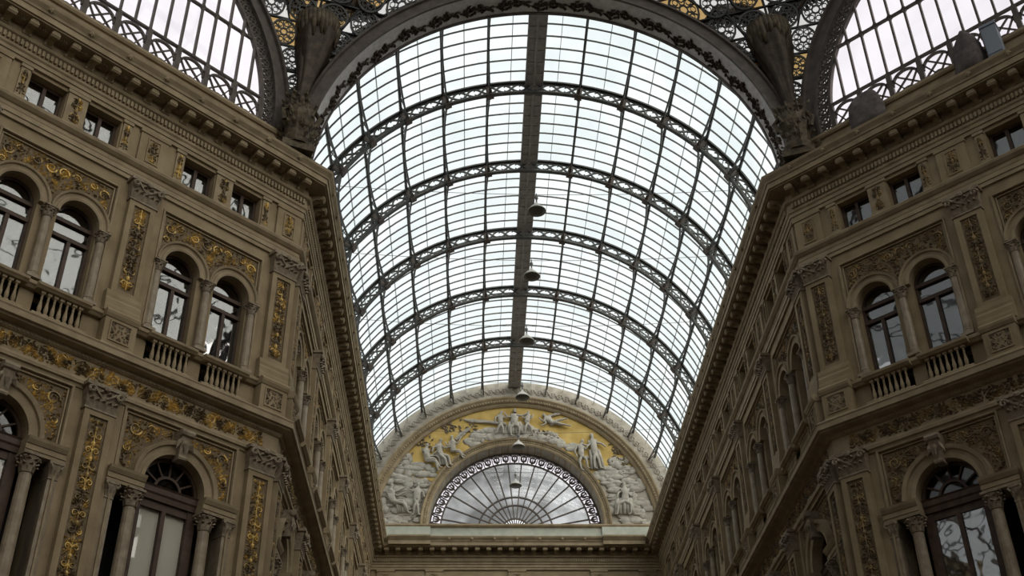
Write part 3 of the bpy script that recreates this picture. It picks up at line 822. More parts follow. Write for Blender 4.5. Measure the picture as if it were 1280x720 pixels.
sculpture('relief of an enthroned winged figure with attendants on yellow, crown of the end lunette', [
    dict(pelvis=(-.05, 29.65), chest=(-.02, 30.05), head=(0, 30.42), hands=[(-.5, 30.15), (.55, 30.12)], elbows=[(-.38, 29.95), (.36, 30.05)], knees=[(-.25, 29.35), (.22, 29.38)], feet=[(-.2, 28.95), (.2, 28.98)], s=.95),
    dict(pelvis=(-.72, 29.7), chest=(-.74, 30.0), head=(-.68, 30.3), hands=[(-1.0, 29.75), (-.38, 30.02)], elbows=[(-.98, 29.98), (-.52, 29.9)], knees=[(-.85, 29.35), (-.62, 29.35)], feet=[(-.95, 29.05), (-.6, 29.05)], s=.8),
    dict(pelvis=(.62, 29.72), chest=(.66, 30.02), head=(.7, 30.3), hands=[(.35, 30.0), (.92, 30.05)], elbows=[(.46, 29.9), (.86, 29.9)], knees=[(.55, 29.4), (.8, 29.4)], feet=[(.5, 29.1), (.85, 29.1)], s=.75)],
    [('wing', wing((-.45, 29.6), (-2.3, 29.72), 12, .45, seed=3, droop=-1)), ('drapery', drape([(0, 29.7), (.02, 29.4), (.05, 29.05)], .5, 2))])
sculpture('relief of a flying figure with stretched legs right of the enthroned group', [
    dict(pelvis=(1.95, 29.68), chest=(1.68, 29.88), head=(1.48, 30.14), hands=[(1.30, 29.85), (1.4, 29.5)], elbows=[(1.45, 29.72), (1.6, 29.62)], knees=[(2.2, 29.6), (2.15, 29.75)], feet=[(2.75, 29.5), (2.6, 29.9)], s=.9)],
    [('wing', wing((1.5, 29.95), (2.35, 30.2), 8, .4, seed=5, droop=.8)), ('drapery', drape([(1.7, 29.72), (2.1, 29.62), (2.5, 29.55)], .16, 6))])
sculpture('relief of three seated figures on cloud, upper left of the end lunette', [
    dict(pelvis=(-4.35, 27.6), chest=(-4.5, 28.02), head=(-4.42, 28.4), hands=[(-4.1, 27.75), (-4.0, 27.95)], elbows=[(-4.5, 27.7), (-4.2, 27.75)], knees=[(-3.95, 27.45), (-4.05, 27.6)], feet=[(-3.85, 27.0), (-3.75, 27.15)], s=1.0),
    dict(pelvis=(-3.75, 27.9), chest=(-3.85, 28.3), head=(-3.75, 28.68), hands=[(-4.15, 28.05), (-3.3, 28.25)], elbows=[(-4.12, 28.25), (-3.52, 28.2)], knees=[(-3.35, 27.75), (-3.5, 27.6)], feet=[(-3.25, 27.3), (-3.4, 27.15)], s=.95),
    dict(pelvis=(-3.1, 28.1), chest=(-3.15, 28.5), head=(-3.2, 28.88), hands=[(-3.5, 28.45), (-2.75, 28.75)], elbows=[(-3.42, 28.3), (-2.9, 28.45)], knees=[(-2.75, 27.95), (-2.8, 28.05)], feet=[(-2.65, 27.7), (-2.6, 27.8)], s=.85)],
    [('drapery', drape([(-3.9, 27.9), (-3.6, 27.7), (-3.5, 27.3)], .35, 8)), ('wing', wing((-3.0, 28.7), (-2.55, 29.25), 6, .4, seed=9))])
sculpture('relief of a seated and a standing figure, lower left of the end lunette', [
    dict(pelvis=(-5.95, 25.35), chest=(-6.15, 25.8), head=(-6.1, 26.2), hands=[(-5.5, 26.0), (-5.45, 25.75)], elbows=[(-5.85, 25.85), (-5.8, 25.6)], knees=[(-5.5, 25.35), (-5.45, 25.2)], feet=[(-5.35, 24.85), (-5.25, 24.75)], s=1.0),
    dict(pelvis=(-4.85, 25.45), chest=(-4.82, 25.88), head=(-4.8, 26.26), hands=[(-5.35, 26.0), (-4.5, 25.6)], elbows=[(-5.1, 25.85), (-4.55, 25.8)], knees=[(-4.95, 25.05), (-4.78, 25.05)], feet=[(-4.98, 24.65), (-4.75, 24.65)], s=.9)],
    [('drapery', drape([(-5.9, 25.4), (-5.6, 25.2), (-5.5, 24.75)], .35, 10))])
sculpture('relief of two standing figures, upper right of the end lunette', [
    dict(pelvis=(3.98, 28.1), chest=(3.95, 28.58), head=(3.88, 29.0), hands=[(3.5, 28.4), (4.5, 28.35)], elbows=[(3.65, 28.35), (4.35, 28.5)], knees=[(3.95, 27.65), (4.15, 27.65)], feet=[(3.95, 27.15), (4.25, 27.15)], s=1.05),
    dict(pelvis=(3.3, 27.9), chest=(3.3, 28.3), head=(3.42, 28.68), hands=[(3.65, 28.3), (3.1, 27.75)], elbows=[(3.55, 28.15), (2.98, 28.05)], knees=[(3.2, 27.5), (3.55, 27.6)], feet=[(3.3, 27.05), (3.6, 27.15)], s=.9)],
    [('drapery', drape([(4.0, 28.15), (4.05, 27.7), (4.1, 27.1)], .42, 12))])
sculpture('relief of a seated draped figure, lower right of the end lunette', [
    dict(pelvis=(5.35, 25.45), chest=(5.4, 25.92), head=(5.35, 26.34), hands=[(5.0, 25.6), (5.8, 25.75)], elbows=[(5.05, 25.8), (5.75, 25.6)], knees=[(5.0, 25.2), (5.65, 25.2)], feet=[(4.95, 24.7), (5.6, 24.7)], s=1.05)],
    [('drapery', drape([(5.35, 25.5), (5.3, 25.2), (5.3, 24.7)], .6, 14))])

# fanlight
w = root('window_81', 'semicircular iron fanlight with radiating bars in the end wall', 'window', kind='structure', mtx=T((0, YE, FZ)))
gy = .9
fb = M().arc(0, 0, [(FRR - .07, gy - .06), (FRR - .07, gy + .06), (FRR + .02, gy + .06), (FRR + .02, gy - .06)], 0, pi, 48)
for r in (3.72, 1.86, 1.42, .72, .42):
    fb.arc(0, 0, [(r - .035, gy - .05), (r - .035, gy + .05), (r + .035, gy + .05), (r + .035, gy - .05)], 0, pi, 40)
obj('hoop', mk(fb, 'hoop', 'iron2'), w)
obj('sill_bar', mk(M().box(-FRR, FRR, gy - .08, gy + .08, -.02, .06), 'sill_bar', 'iron2'), w)
BARL = mk(M().bar((1.86, gy, 0), (3.74, gy, 0), .06, .08), 'radial_bar', 'iron2')
BARS = mk(M().bar((.42, gy, 0), (1.86, gy, 0), .05, .07), 'radial_bar', 'iron2')
NRAD = 17
for i in range(NRAD + 1):
    a = pi * i / NRAD
    obj('radial_bar', BARL, w, mtx=RY(-a)); obj('radial_bar', BARS, w, mtx=RY(-a))
da = pi / NRAD
def sect(r0, r1, da, y0, y1, mt, nm): return mk(M().slab(arcpts(0, 0, r1, -da / 2, da / 2, 3) + arcpts(0, 0, r0, da / 2, -da / 2, 3), y0, y1), nm, mt)
S1, S2, S3 = sect(1.88, 3.70, da, gy - .01, gy + .01, 'fglass', 'pane'), sect(.72, 1.84, da, gy - .01, gy + .01, 'fglass', 'pane'), sect(3.74, FRR - .05, da, gy - .01, gy + .01, 'lglass', 'pane')
for i in range(NRAD):
    a = pi * (i + .5) / NRAD
    for s_ in (S1, S2, S3): obj('pane', s_, w, mtx=RY(-a))
m = M()                                         # pierced palmette in each cell of the rim
m.arc(0, 0, [(.13, gy - .05), (.13, gy + .05), (.17, gy + .05), (.17, gy - .05)], 0, 2 * pi, 10)
m.box(-.022, .022, gy - .04, gy + .04, -.25, .1); m.bar((0, gy, -.2), (-.2, gy, .22), .04, .07); m.bar((0, gy, -.2), (.2, gy, .22), .04, .07)
m.box(-.25, -.215, gy - .05, gy + .05, -.26, .26)
PALM = mk(m, 'palmette', 'iron2')
for i in range(27):
    a = pi * (i + .5) / 27
    obj('palmette', PALM, w, mtx=RY(pi / 2 - a) @ T((0, 0, 3.98)))

# ------------------------------------------------------------------ barrel vault of iron and glass
YB = [26.62, 31.2, 35.6, 40.0, 44.4, 48.8, YE]
DA = radians(12)
def rotv(th): return T((0, 0, VZ)) @ RY(th)              # th from the crown, + towards +x; local z is radial
NROW = 8
order = ['nearest', 'second', 'third', 'fourth', 'fifth', 'farthest']
def glazing_bar():
    m = M()
    return m.arc(0, 0, [(VR - .055, -.017), (VR - .055, .017), (VR - .0, .017), (VR - .0, -.017)], radians(4), radians(176), 48)
GB = mk(glazing_bar(), 'glazing_bar', 'iron')
for i in range(6):
    ya, yb = YB[i], YB[i + 1]; L = yb - ya
    c = root('ceiling', f'glazed iron barrel vault, {order[i]} bay', 'vault', kind='structure', mtx=T((0, ya, 0)))
    # fish-bellied lattice purlin in local coords: x across, z radial from the axis
    n = 10
    top, bot = VR - .05, lambda t: VR - .50 + .36 * sin(pi * t)
    m = M().box(-.045, .045, 0, L, top - .06, top)
    pts = [(0, L * k / n, bot(k / n)) for k in range(n + 1)]
    for p, q in zip(pts, pts[1:]): m.bar(p, q, .07, .05, up=(1, 0, 0))
    PUR = mk(m, 'purlin', 'iron')
    m = M()
    for k in range(n):
        t0, t1 = k / n, (k + 1) / n
        a, b = (0, L * t0, bot(t0)), (0, L * t1, top - .03)
        if k % 2: a, b = (0, L * t0, top - .03), (0, L * t1, bot(t1))
        m.bar(a, b, .028, .028, up=(1, 0, 0))
        a, b = (0, L * t0, top - .03), (0, L * t1, bot(t1))
        if k % 2: a, b = (0, L * t0, bot(t0)), (0, L * t1, top - .03)
        m.bar(a, b, .028, .028, up=(1, 0, 0))
    LAT = mk(m, 'lattice', 'iron')
    for k in range(-6, 7):
        if k == 0: continue
        o = obj('purlin', PUR, c, mtx=rotv(k * DA)); obj('lattice', LAT, o)
    m = M().box(-.30, .30, 0, L, VR - .20, VR - .04).box(-.33, -.28, 0, L, VR - .22, VR - .02).box(.28, .33, 0, L, VR - .22, VR - .02).box(-.05, .05, 0, L, VR - .24, VR - .06)
    o = obj('ridge_beam', mk(m, 'ridge_beam', 'rib'), c, mtx=T((0, 0, VZ)))
    CR = mk(M().box(-.29, .29, -.03, .03, VR - .225, VR - .15), 'cross_rib', 'rib')
    for k in range(NROW + 1): obj('cross_rib', CR, o, (0, min(max(L * k / NROW, .04), L - .04), 0))
    st = L / NROW
    for k in range(1, NROW): obj('glazing_bar', GB, c, (0, k * st, VZ))
    SEAM = mk(M().box(-.010, .010, 0, L, VR - .02, VR + .02), 'glass_seam', 'seam')
    R2 = VR + .01
    ap = arcpts(0, 0, R2, pi / 2 - DA / 2, pi / 2 + DA / 2, 4); aq = arcpts(0, 0, R2 + .012, pi / 2 + DA / 2, pi / 2 - DA / 2, 4)
    PANE = mk(M().slab(ap + aq, .012, st - .012), 'pane', 'vglass')
    for k in range(14):
        th = (k - 6.5) * DA
        obj('glass_seam', SEAM, c, mtx=rotv(th))
        for j in range(NROW): obj('pane', PANE, c, mtx=T((0, j * st, 0)) @ rotv(th))
# trusses
def chord(r0, r1, hy):
    return M().arc(0, 0, [(r0, -hy), (r0, hy), (r1, hy), (r1, -hy)], radians(-2), radians(182), 60)
UPC = chord(VR - .10, VR - .04, .10); UPC.arc(0, 0, [(VR - .18, -.02), (VR - .18, .02), (VR - .08, .02), (VR - .08, -.02)], radians(-2), radians(182), 60)
LOC = chord(VR - .58, VR - .53, .08); LOC.arc(0, 0, [(VR - .55, -.02), (VR - .55, .02), (VR - .46, .02), (VR - .46, -.02)], radians(-2), radians(182), 60)
UPC, LOC = mk(UPC, 'upper_chord', 'iron'), mk(LOC, 'lower_chord', 'iron')
cell = M(); ca = DA / 3 * (VR - .35) / 2
for sx in (-1, 1):
    for z0, z1 in ((-.17, 0), (.17, 0)):
        pts = [(sx * ca * (1 - t) + sx * .0, 0, z0 * (1 - t ** 1.8)) for t in (0, .35, .7, 1)]
        for p, q in zip(pts, pts[1:]): cell.bar(p, q, .06, .05)
cell.box(-.06, .06, -.03, .03, -.05, .05)
for sz in (-1, 1): cell.add([(-ca, -.02, sz * .17), (-ca + .17, -.02, sz * .17), (-ca, -.02, sz * .06), (-ca, .02, sz * .17), (-ca + .17, .02, sz * .17), (-ca, .02, sz * .06)], [(0, 1, 2), (3, 5, 4), (1, 4, 5, 2), (0, 3, 4, 1), (0, 2, 5, 3)])
CELL = mk(cell, 'lattice_cell', 'iron')
gus = M().box(-.10, .10, -.05, .05, VR - .56, VR - .10).box(-.13, .13, -.14, .14, VR - .62, VR - .56)
gus.add([(-.05, -.3, VR - .5), (.05, -.3, VR - .5), (.05, .3, VR - .5), (-.05, .3, VR - .5), (-.05, 0, VR - .62), (.05, 0, VR - .62)], [(0, 1, 2, 3), (0, 4, 5, 1), (2, 5, 4, 3), (0, 3, 4), (1, 5, 2)])
GUS = mk(gus, 'gusset', 'iron2')
tl = ['nearest to the big front arch', 'second behind the big front arch', 'in the middle of the five', 'second from the end wall', 'nearest to the end wall']
for i in range(5):
    t = root('roof_truss', f'curved iron lattice truss under the glass vault, {tl[i]}', 'truss', 'lattice trusses of the vault', mtx=T((0, YB[i + 1], VZ)))
    obj('upper_chord', UPC, t); obj('lower_chord', LOC, t)
    for k in range(-7, 8):
        if k: obj('gusset', GUS, t, mtx=RY(k * DA))
    for k in range(42):
        obj('lattice_cell', CELL, t, mtx=RY(radians(-84) + (k + .5) * DA / 3) @ T((0, 0, VR - .33)))

# kerbs the vault springs from
for sx in (-1, 1):
    obj('vault_kerb', mk(M().box(min(sx * 7.9, sx * 8.6), max(sx * 7.9, sx * 8.6), Y0 + .3, YE, 23.2, 23.78), 'vault_kerb', 'stone'), ROOTS['wall_left' if sx < 0 else 'wall_right'], mtx=ROOTS['wall_left' if sx < 0 else 'wall_right'].matrix_world.inverted())

# ------------------------------------------------------------------ front arch ring over the mouth of the nave
ARZ, ARR = 23.63, 6.93
ar = root('trim_1', 'big dark iron arch over the mouth of the nave', 'arch', kind='structure', mtx=T((0, 25.72, ARZ)))
A0, A1 = radians(-3), radians(183)
pr = [(ARR + .03, -.02), (ARR + .03, .06), (ARR + .10, .06), (ARR + .5, .10), (ARR + .5, -.10), (ARR + .44, -.16), (ARR + .38, -.16), (ARR + .36, -.08), (ARR + .10, -.06), (ARR + .08, -.10), (ARR + .0, -.10), (ARR - .0, -.02)]
obj('arch_face', mk(M().arc(0, 0, pr, A0, A1, 90), 'arch_face', 'iron2'), ar)
obj('soffit', mk(M().arc(0, 0, [(ARR, -.02), (ARR, .92), (ARR + .12, .92), (ARR + .12, -.02)], A0, A1, 90), 'soffit', 'ironlight'), ar)
obj('back_rib', mk(M().arc(0, 0, [(ARR - .03, .86), (ARR - .03, .96), (ARR + .3, .96), (ARR + 1.5, .90), (ARR + 1.5, .86), (ARR + .3, .86)], A0, A1, 90), 'back_rib', 'iron2'), ar)
q = random.Random(3); SOFL = []
for v_ in range(3):
    m = M()
    for i in range(12):
        a = q.uniform(0, 6.28); L_ = q.uniform(.16, .30); bx, by = q.uniform(-.17, .17), q.uniform(-.12, .12)
        P_ = lambda u, v, o: (bx + u * cos(a) - v * sin(a), .50 + by + (u * sin(a) + v * cos(a)) * .8, -o)
        m.add([P_(0, 0, .0), P_(L_ * .5, -.07, .0), P_(L_, 0, .03), P_(L_ * .5, .07, .0), P_(L_ * .5, 0, .08)], [(0, 1, 4), (1, 2, 4), (2, 3, 4), (3, 0, 4)])
    SOFL.append(mk(m, 'leaf_cluster', 'bronze'))
for i in range(56):
    a = radians(-1) + radians(182) * (i + .5) / 56
    obj('leaf_cluster', SOFL[i % 3], ar, mtx=RY(pi / 2 - a) @ T((0, q.uniform(-.04, .12), ARR + .0)))

# ------------------------------------------------------------------ big lunette windows over the corner facades
LS, LZ, LR = 7.3, 24.72, 5.55
for side, wn in ((-1, 'wall_left_corner'), (1, 'wall_right_corner')):
    sd = 'left' if side < 0 else 'right'
    mt = ROOTS[wn].matrix_world @ T((side * LS, 0, LZ))
    g = root(f'window_{82 if side < 0 else 83}', f'huge semicircular iron window above the {sd} corner facade', 'window', kind='structure', mtx=mt)
    pr = [(LR + .38, -.05), (LR + .38, .3), (LR + .9, .3), (LR + .9, -.10), (LR + .84, -.16), (LR + .76, -.16), (LR + .74, -.06), (LR + .48, -.04), (LR + .46, -.10), (LR + .38, -.10)]
    m = M().arc(0, 0, pr, radians(-13), radians(193), 80)
    obj('arch_ring', mk(m, 'arch_ring', 'iron2'), g)
    m = M().arc(0, 0, [(LR - .04, .0), (LR - .04, .14), (LR + .05, .14), (LR + .05, .0)], radians(-13), radians(193), 80)
    obj('inner_hoop', mk(m, 'inner_hoop', 'iron2'), g)
    m = M().arc(0, 0, [(.125, .02), (.125, .10), (.165, .10), (.165, .02)], 0, 2 * pi, 12)
    for i in range(4):
        a = pi / 4 * (2 * i + 1); m.bar((.03 * cos(a), .06, .03 * sin(a)), (.14 * cos(a), .06, .14 * sin(a)), .03, .06)
        m.leaf(.05 * cos(a), .03, .05 * sin(a), a + .6, .07, .02, .02)
    m.blob(0, .05, 0, .04, .04, .04, 6, 4); m.bar((-.19, .06, -.16), (-.19, .06, .16), .035, .06)
    RO = mk(m, 'rosette', 'iron2')
    n = 54
    for i in range(n):
        a = radians(-8) + radians(196) * (i + .5) / n
        obj('rosette', RO, g, mtx=RY(pi / 2 - a) @ T((0, 0, LR + .215)))
    obj('rim_glass', mk(M().arc(0, 0, [(LR + .04, .11), (LR + .04, .12), (LR + .4, .12), (LR + .4, .11)], radians(-8), radians(188), 60), 'rim_glass', 'pglass'), g)
    sp = .46; zr = [.55, 2.52, 4.4]
    def top(x): return sqrt(max(LR * LR - x * x, 0))
    for k in range(-11, 12):
        x = k * sp; zt = top(x)
        if zt > zr[0]:
            obj('mullion', mk(M().box(x - .028, x + .028, .02, .12, zr[0], zt), 'mullion', 'iron2'), g)
    for z in zr:
        hx = sqrt(LR * LR - z * z) if z > .1 else LR
        m = M().box(-hx, hx, .02, .12, z - .03, z + .03)
        for k in range(-12, 13):                       # fillets that round the pane ends
            x = k * sp
            for sx in (-1, 1):
                for sz in (-1, 1):
                    if sz < 0 and z == zr[0]: continue
                    xx, r = x + sx * .028, .10 if z > 1 else .05
                    if abs(x + sx * .15) < hx:
                        cx, cz = xx + sx * r, z + sz * (.03 + r)
                        arcp = [(cx - sx * r * cos(b), cz - sz * r * sin(b)) for b in (0, pi / 6, pi / 3, pi / 2)]
                        m.slab([(xx, z + sz * .03)] + arcp, .03, .11)
        obj('rail', mk(m, 'rail', 'iron2'), g)
    for k in range(-12, 12):
        xa, xb = k * sp, (k + 1) * sp
        zs = [-.75] + zr
        for j in range(4):
            z0 = zs[j]; z1 = zs[j + 1] if j < 3 else 9
            if j == 0:
                poly = rect(max(xa, -LR + .02), min(xb, LR - .02), z0, z1)
            else:
                xs = [xa + (xb - xa) * i / 4 for i in range(5)]
                tops = [(x, min(z1, top(x))) for x in xs]
                tops = [p for p in tops if p[1] > z0 + .02]
                if len(tops) < 2: continue
                poly = [(tops[0][0], z0)] + [(tops[-1][0], z0)] + tops[::-1]
            obj('pane', mk(M().slab(poly, .065, .075), 'pane', 'lglass'), g)
    # row of panels with an arch and crossed bars below the rail
    m = M().box(-.46, -.39, .0, .13, -.75, .55).box(.39, .46, .0, .13, -.75, .55)
    m.arc(0, .02, [(.36, .03), (.36, .11), (.42, .11), (.42, .03)], 0, pi, 14)
    m.bar((-.39, .06, .25), (.2, .06, -.75), .035, .06).bar((.39, .06, .25), (-.2, .06, -.75), .035, .06)
    m.bar((-.39, .06, -.3), (.25, .06, .3), .035, .06).bar((.39, .06, -.3), (-.25, .06, .3), .035, .06)
    m.arc(0, -.45, [(.2, .03), (.2, .11), (.24, .11), (.24, .03)], 0, pi, 10)
    XP = mk(m, 'grille_panel', 'iron2')
    for k in range(-6, 6): obj('grille_panel', XP, g, ((k + .5) * 2 * sp, 0, 0))
    obj('base_wall', mk(M().box(-6.5, 6.5, -.12, .6, -1.40, -.62).mould(-6.5, 6.5, [(0, -.64), (.18, -.64), (.22, -.58), (.22, -.5), (0, -.48)]), 'base_wall', 'stone2'), g)

# ------------------------------------------------------------------ pierced screens between the arches
def rosette_mesh():
    m = M().arc(0, 0, [(.40, -.04), (.40, .04), (.46, .04), (.46, -.04)], 0, 2 * pi, 18)
    m.arc(0, 0, [(.10, -.03), (.10, .03), (.15, .03), (.15, -.03)], 0, 2 * pi, 8)
    for i in range(8):
        a = pi / 4 * i
        m.bar((.13 * cos(a), 0, .13 * sin(a)), (.42 * cos(a), 0, .42 * sin(a)), .035, .05)
        m.arc(.28 * cos(a + .39), .28 * sin(a + .39), [(.07, -.02), (.07, .02), (.095, .02), (.095, -.02)], 0, 2 * pi, 6)
    return m
ROSM = mk(rosette_mesh(), 'rosette', 'iron')
for side in (-1, 1):
    sd = 'left' if side < 0 else 'right'
    g = root('trim_2' if side < 0 else 'trim_3', f'pierced iron screen with white and amber panes between the arches, {sd}', 'screen', kind='structure')
    Wm = ROOTS['wall_left_corner' if side < 0 else 'wall_right_corner'].matrix_world
    def A(z):
        R_ = ARR + .46
        x = sqrt(max(R_ * R_ - (z - ARZ) ** 2, .0))
        return Vector((side * x, 25.85, z))
    def B(z):
        R_ = LR + .86
        s = LS - sqrt(max(R_ * R_ - (z - LZ) ** 2, 0))
        return Wm @ Vector((side * s, .05, z))
    bars = M(); z = 24.2; qr = random.Random(11 + side)
    rows = []
    while z < 30.6: rows.append(z); z += .86
    for z0, z1 in zip(rows, rows[1:]):
        zm = (z0 + z1) / 2
        n = max(1, int(round((A(zm) - B(zm)).length / .88)))
        for k in range(n):
            c = [A(z0).lerp(B(z0), k / n), A(z0).lerp(B(z0), (k + 1) / n), A(z1).lerp(B(z1), (k + 1) / n), A(z1).lerp(B(z1), k / n)]
            for i in range(4): bars.bar(c[i], c[(i + 1) % 4], .06, .06)
            ctr = (c[0] + c[1] + c[2] + c[3]) / 4
            u = ((c[1] + c[2]) - (c[0] + c[3])) / 2; v = ((c[3] + c[2]) - (c[0] + c[1])) / 2
            nn = u.cross(v).normalized(); 
            if nn.y < 0: nn = -nn
            mtx = Matrix((( *u.to_3d(), 0), (*nn, 0), (*v.to_3d(), 0), (0, 0, 0, 1))).transposed()
            mtx = T(ctr) @ mtx
            o = obj('rosette', ROSM, g, mtx=mtx)
            pm_ = M().add([c[i] + nn * .06 for i in range(4)] + [c[i] + nn * .07 for i in range(4)], [(0, 1, 2, 3), (7, 6, 5, 4), (0, 4, 5, 1), (1, 5, 6, 2), (2, 6, 7, 3), (3, 7, 4, 0)])
            obj('pane', mk(pm_, 'pane', 'aglass' if qr.random() < .33 else 'pglass'), g)
    obj('screen_bars', mk(bars, 'screen_bars', 'iron'), g, kind='stuff')

# ------------------------------------------------------------------ winged bronze statues on the corners
def statue(side):
    sd = 'left' if side < 0 else 'right'
    r = root('winged_statue', f'dark bronze winged statue on leafy base between the arches at {sd}', 'statue', 'bronze statues on the cornice corners',
             mtx=T((side * 7.18, 25.42, 23.36)) @ RZ(-22 * side) @ Matrix.Diagonal((1.08, 1.08, 1.12, 1)))
    q = random.Random(30 + side)
    m = M().box(-.42, .42, -.32, .32, 0, .22)
    m.lathe(0, 0, [(.40, .2), (.44, .35), (.34, .5), (.36, .8), (.46, 1.1), (.40, 1.4), (.28, 1.6), (.30, 1.75)], 10)
    for k in range(120):
        a = q.uniform(0, 2 * pi); z = q.uniform(.25, 1.65); rr = .36 + .08 * sin(z * 4)
        e = Vector((cos(a), sin(a), 0)); t = Vector((-sin(a), cos(a), 0)); b = e * rr + Vector((0, 0, z))
        l = q.uniform(.14, .3)
        m.add([b, b + t * .08 + Vector((0, 0, l * .5)) + e * .06, b + Vector((0, 0, l)) + e * .17, b - t * .08 + Vector((0, 0, l * .5)) + e * .06, b + Vector((0, 0, l * .5)) + e * .13], [(0, 1, 4), (1, 2, 4), (2, 3, 4), (3, 0, 4)])
    m.tube([(-.42, -.2, .9), (-.5, -.25, 1.15), (-.34, -.3, 1.3), (-.26, -.3, 1.1)], .08, 6); m.tube([(.42, -.2, .9), (.5, -.25, 1.15), (.34, -.3, 1.3), (.26, -.3, 1.1)], .08, 6)
    obj('leafy_base', mk(m, 'leafy_base', 'bronze2'), r)
    # body: head, torso, arms raised outwards, legs under the gown
    V = [(-side * .2, 0, 4.2), (-side * .1, -.02, 4.6), (0, -.04, 5.0), (0, -.06, 5.32), (0, -.09, 5.52), (0, -.11, 5.72),
         (-.28, -.04, 5.1), (-.62, -.12, 5.0), (-.95, -.3, 5.25), (-1.06, -.34, 5.32), (.28, -.04, 5.1), (.62, -.12, 5.0), (.95, -.3, 5.25), (1.06, -.34, 5.32),
         (-.13, -.02, 3.9), (-.12, -.1, 3.0), (-.10, .0, 2.1), (-.12, -.16, 1.86), (.13, -.02, 3.9), (.12, -.06, 3.0), (.10, .05, 2.15), (.12, -.12, 1.9)]
    E = [(0, 1), (1, 2), (2, 3), (3, 4), (4, 5), (2, 6), (6, 7), (7, 8), (8, 9), (2, 10), (10, 11), (11, 12), (12, 13), (0, 14), (14, 15), (15, 16), (16, 17), (0, 18), (18, 19), (19, 20), (20, 21)]
    R = [.24, .20, .25, .085, .14, .12, .11, .085, .06, .04, .11, .085, .06, .04, .17, .115, .07, .05, .17, .115, .07, .05]
    obj('body', skin_mesh('body', V, E, R, 'bronze'), r)
    # gown: fluted cloth, wide at the hips, gathered at the feet
    m = M(); n = 40; prof = [(.15, 1.72), (.17, 2.0), (.21, 2.5), (.30, 3.0), (.43, 3.5), (.54, 4.0), (.58, 4.35), (.46, 4.6), (.32, 4.8), (.34, 5.0), (.30, 5.15)]
    vs = []; fs = []
    for j, (rr, z) in enumerate(prof):
        for i in range(n):
            a = 2 * pi * i / n
            k = 1 + .16 * sin(5 * a + .8 * sin(z * 1.7)) * max(0, 1 - abs(z - 3.0) / 2.4) + .06 * sin(13 * a + z)
            vs.append((rr * k * cos(a) - side * .10 * max(0, min(z - 2, 2.4)), rr * k * .8 * sin(a), z))
    for j in range(len(prof) - 1):
        fs += [(j * n + i, j * n + (i + 1) % n, (j + 1) * n + (i + 1) % n, (j + 1) * n + i) for i in range(n)]
    m.add(vs, fs); obj('gown', mk(m, 'gown', 'bronze', True), r)
    # bunched overskirt at the hips
    m = M()
    for i in range(30):
        a = 2 * pi * i / 30; d = q.uniform(.0, .35); ox = -side * .22
        m.tube([(ox + .36 * cos(a), .31 * sin(a), 5.0), (ox + .52 * cos(a + .08), .44 * sin(a + .08), 4.85), (ox + .56 * cos(a + .12), .47 * sin(a + .12), 4.6 - d * .5), (ox + .50 * cos(a + .14), .42 * sin(a + .14), 4.4 - d * 1.4)], [.08, .11, .10, .03], 6)
    obj('overskirt', mk(m, 'overskirt', 'bronze2', True), r)
    for s in (-1, 1):
        m = M()
        a = Vector((s * .25, .22, 5.45)); k1 = Vector((s * .8, .1, 6.3)); b = Vector((s * 1.5, -.1, 6.1))
        pts = [a.lerp(k1, t).lerp(k1.lerp(b, t), t) for t in [i / 8 for i in range(9)]]
        m.tube(pts, [.14, .14, .13, .12, .11, .1, .08, .06, .03], 6)
        for row in range(3):
            for i in range(16):
                t = (i + .5) / 16; p = a.lerp(k1, t).lerp(k1.lerp(b, t), t)
                ang = (-pi / 2 + s * (.15 + .75 * t)); l = (.55 + .55 * t) * (1 - .27 * row)
                m.leaf(p.x, p.y - .04 * row, p.z, ang, l, .085, .05)
                m.leaf(p.x, p.y + .05 - .04 * row, p.z, ang, l, .085, -.05)
        obj('wing', mk(m, 'wing', 'bronze'), r)
statue(-1); statue(1)

# ------------------------------------------------------------------ hanging lamps
sh = [(.0, .30), (.05, .30), (.055, .22), (.10, .20), (.17, .14), (.25, .04), (.31, -.03), (.31, -.06), (.29, -.06), (.24, .0), (.16, .09), (.05, .16), (.0, .165)]
SH = mk(M().lathe(0, 0, sh, 24), 'shade', 'lamp', True)
LENS = mk(M().lathe(0, 0, [(.0, -.075), (.15, -.072), (.29, -.055), (.29, -.04), (.0, -.03)], 24), 'lens', 'lampin', True)
STEM = mk(M().lathe(0, 0, [(.028, .28), (.028, .46), (.05, .47), (.05, .56), (.02, .58), (.02, .7)], 10).box(-.06, .06, -.02, .02, .5, .53), 'stem', 'cable')
lam_lab = ['nearest and largest hanging dish lamp, before the second truss', 'second hanging dish lamp, counted from the front arch', 'third hanging dish lamp, counted from the front arch',
           'fourth hanging dish lamp, just above the lunette rim', 'fifth hanging dish lamp, before the lunette archivolt', 'farthest and smallest hanging dish lamp, before the fanlight']
for i, yy in enumerate((31.2, 35.05, 39.55, 44.1, 48.8, 53.0)):
    z = 26.0
    l = root('hanging_lamp', lam_lab[i], 'lamp', 'dish lamps hung along the nave', mtx=T((-.03, yy, z)))
    obj('shade', SH, l); obj('lens', LENS, l); obj('stem', STEM, l)
    cb = M()
    hx = sqrt((VR - .05) ** 2 - (z + .66 - VZ) ** 2)
    pts = [(hx * t + .03, 0, .66 + .35 * t * t) for t in [i_ / 8 - 1 for i_ in range(17)]]
    hx2 = sqrt((VR - .05) ** 2 - (z + 1.01 - VZ) ** 2)
    pts = [(hx2 * t + .03, 0, .66 + .35 * t * t) for t in [i_ / 8 - 1 for i_ in range(17)]]
    cb.tube(pts, .009, 4)
    obj('cable', mk(cb, 'cable', 'cable'), l)

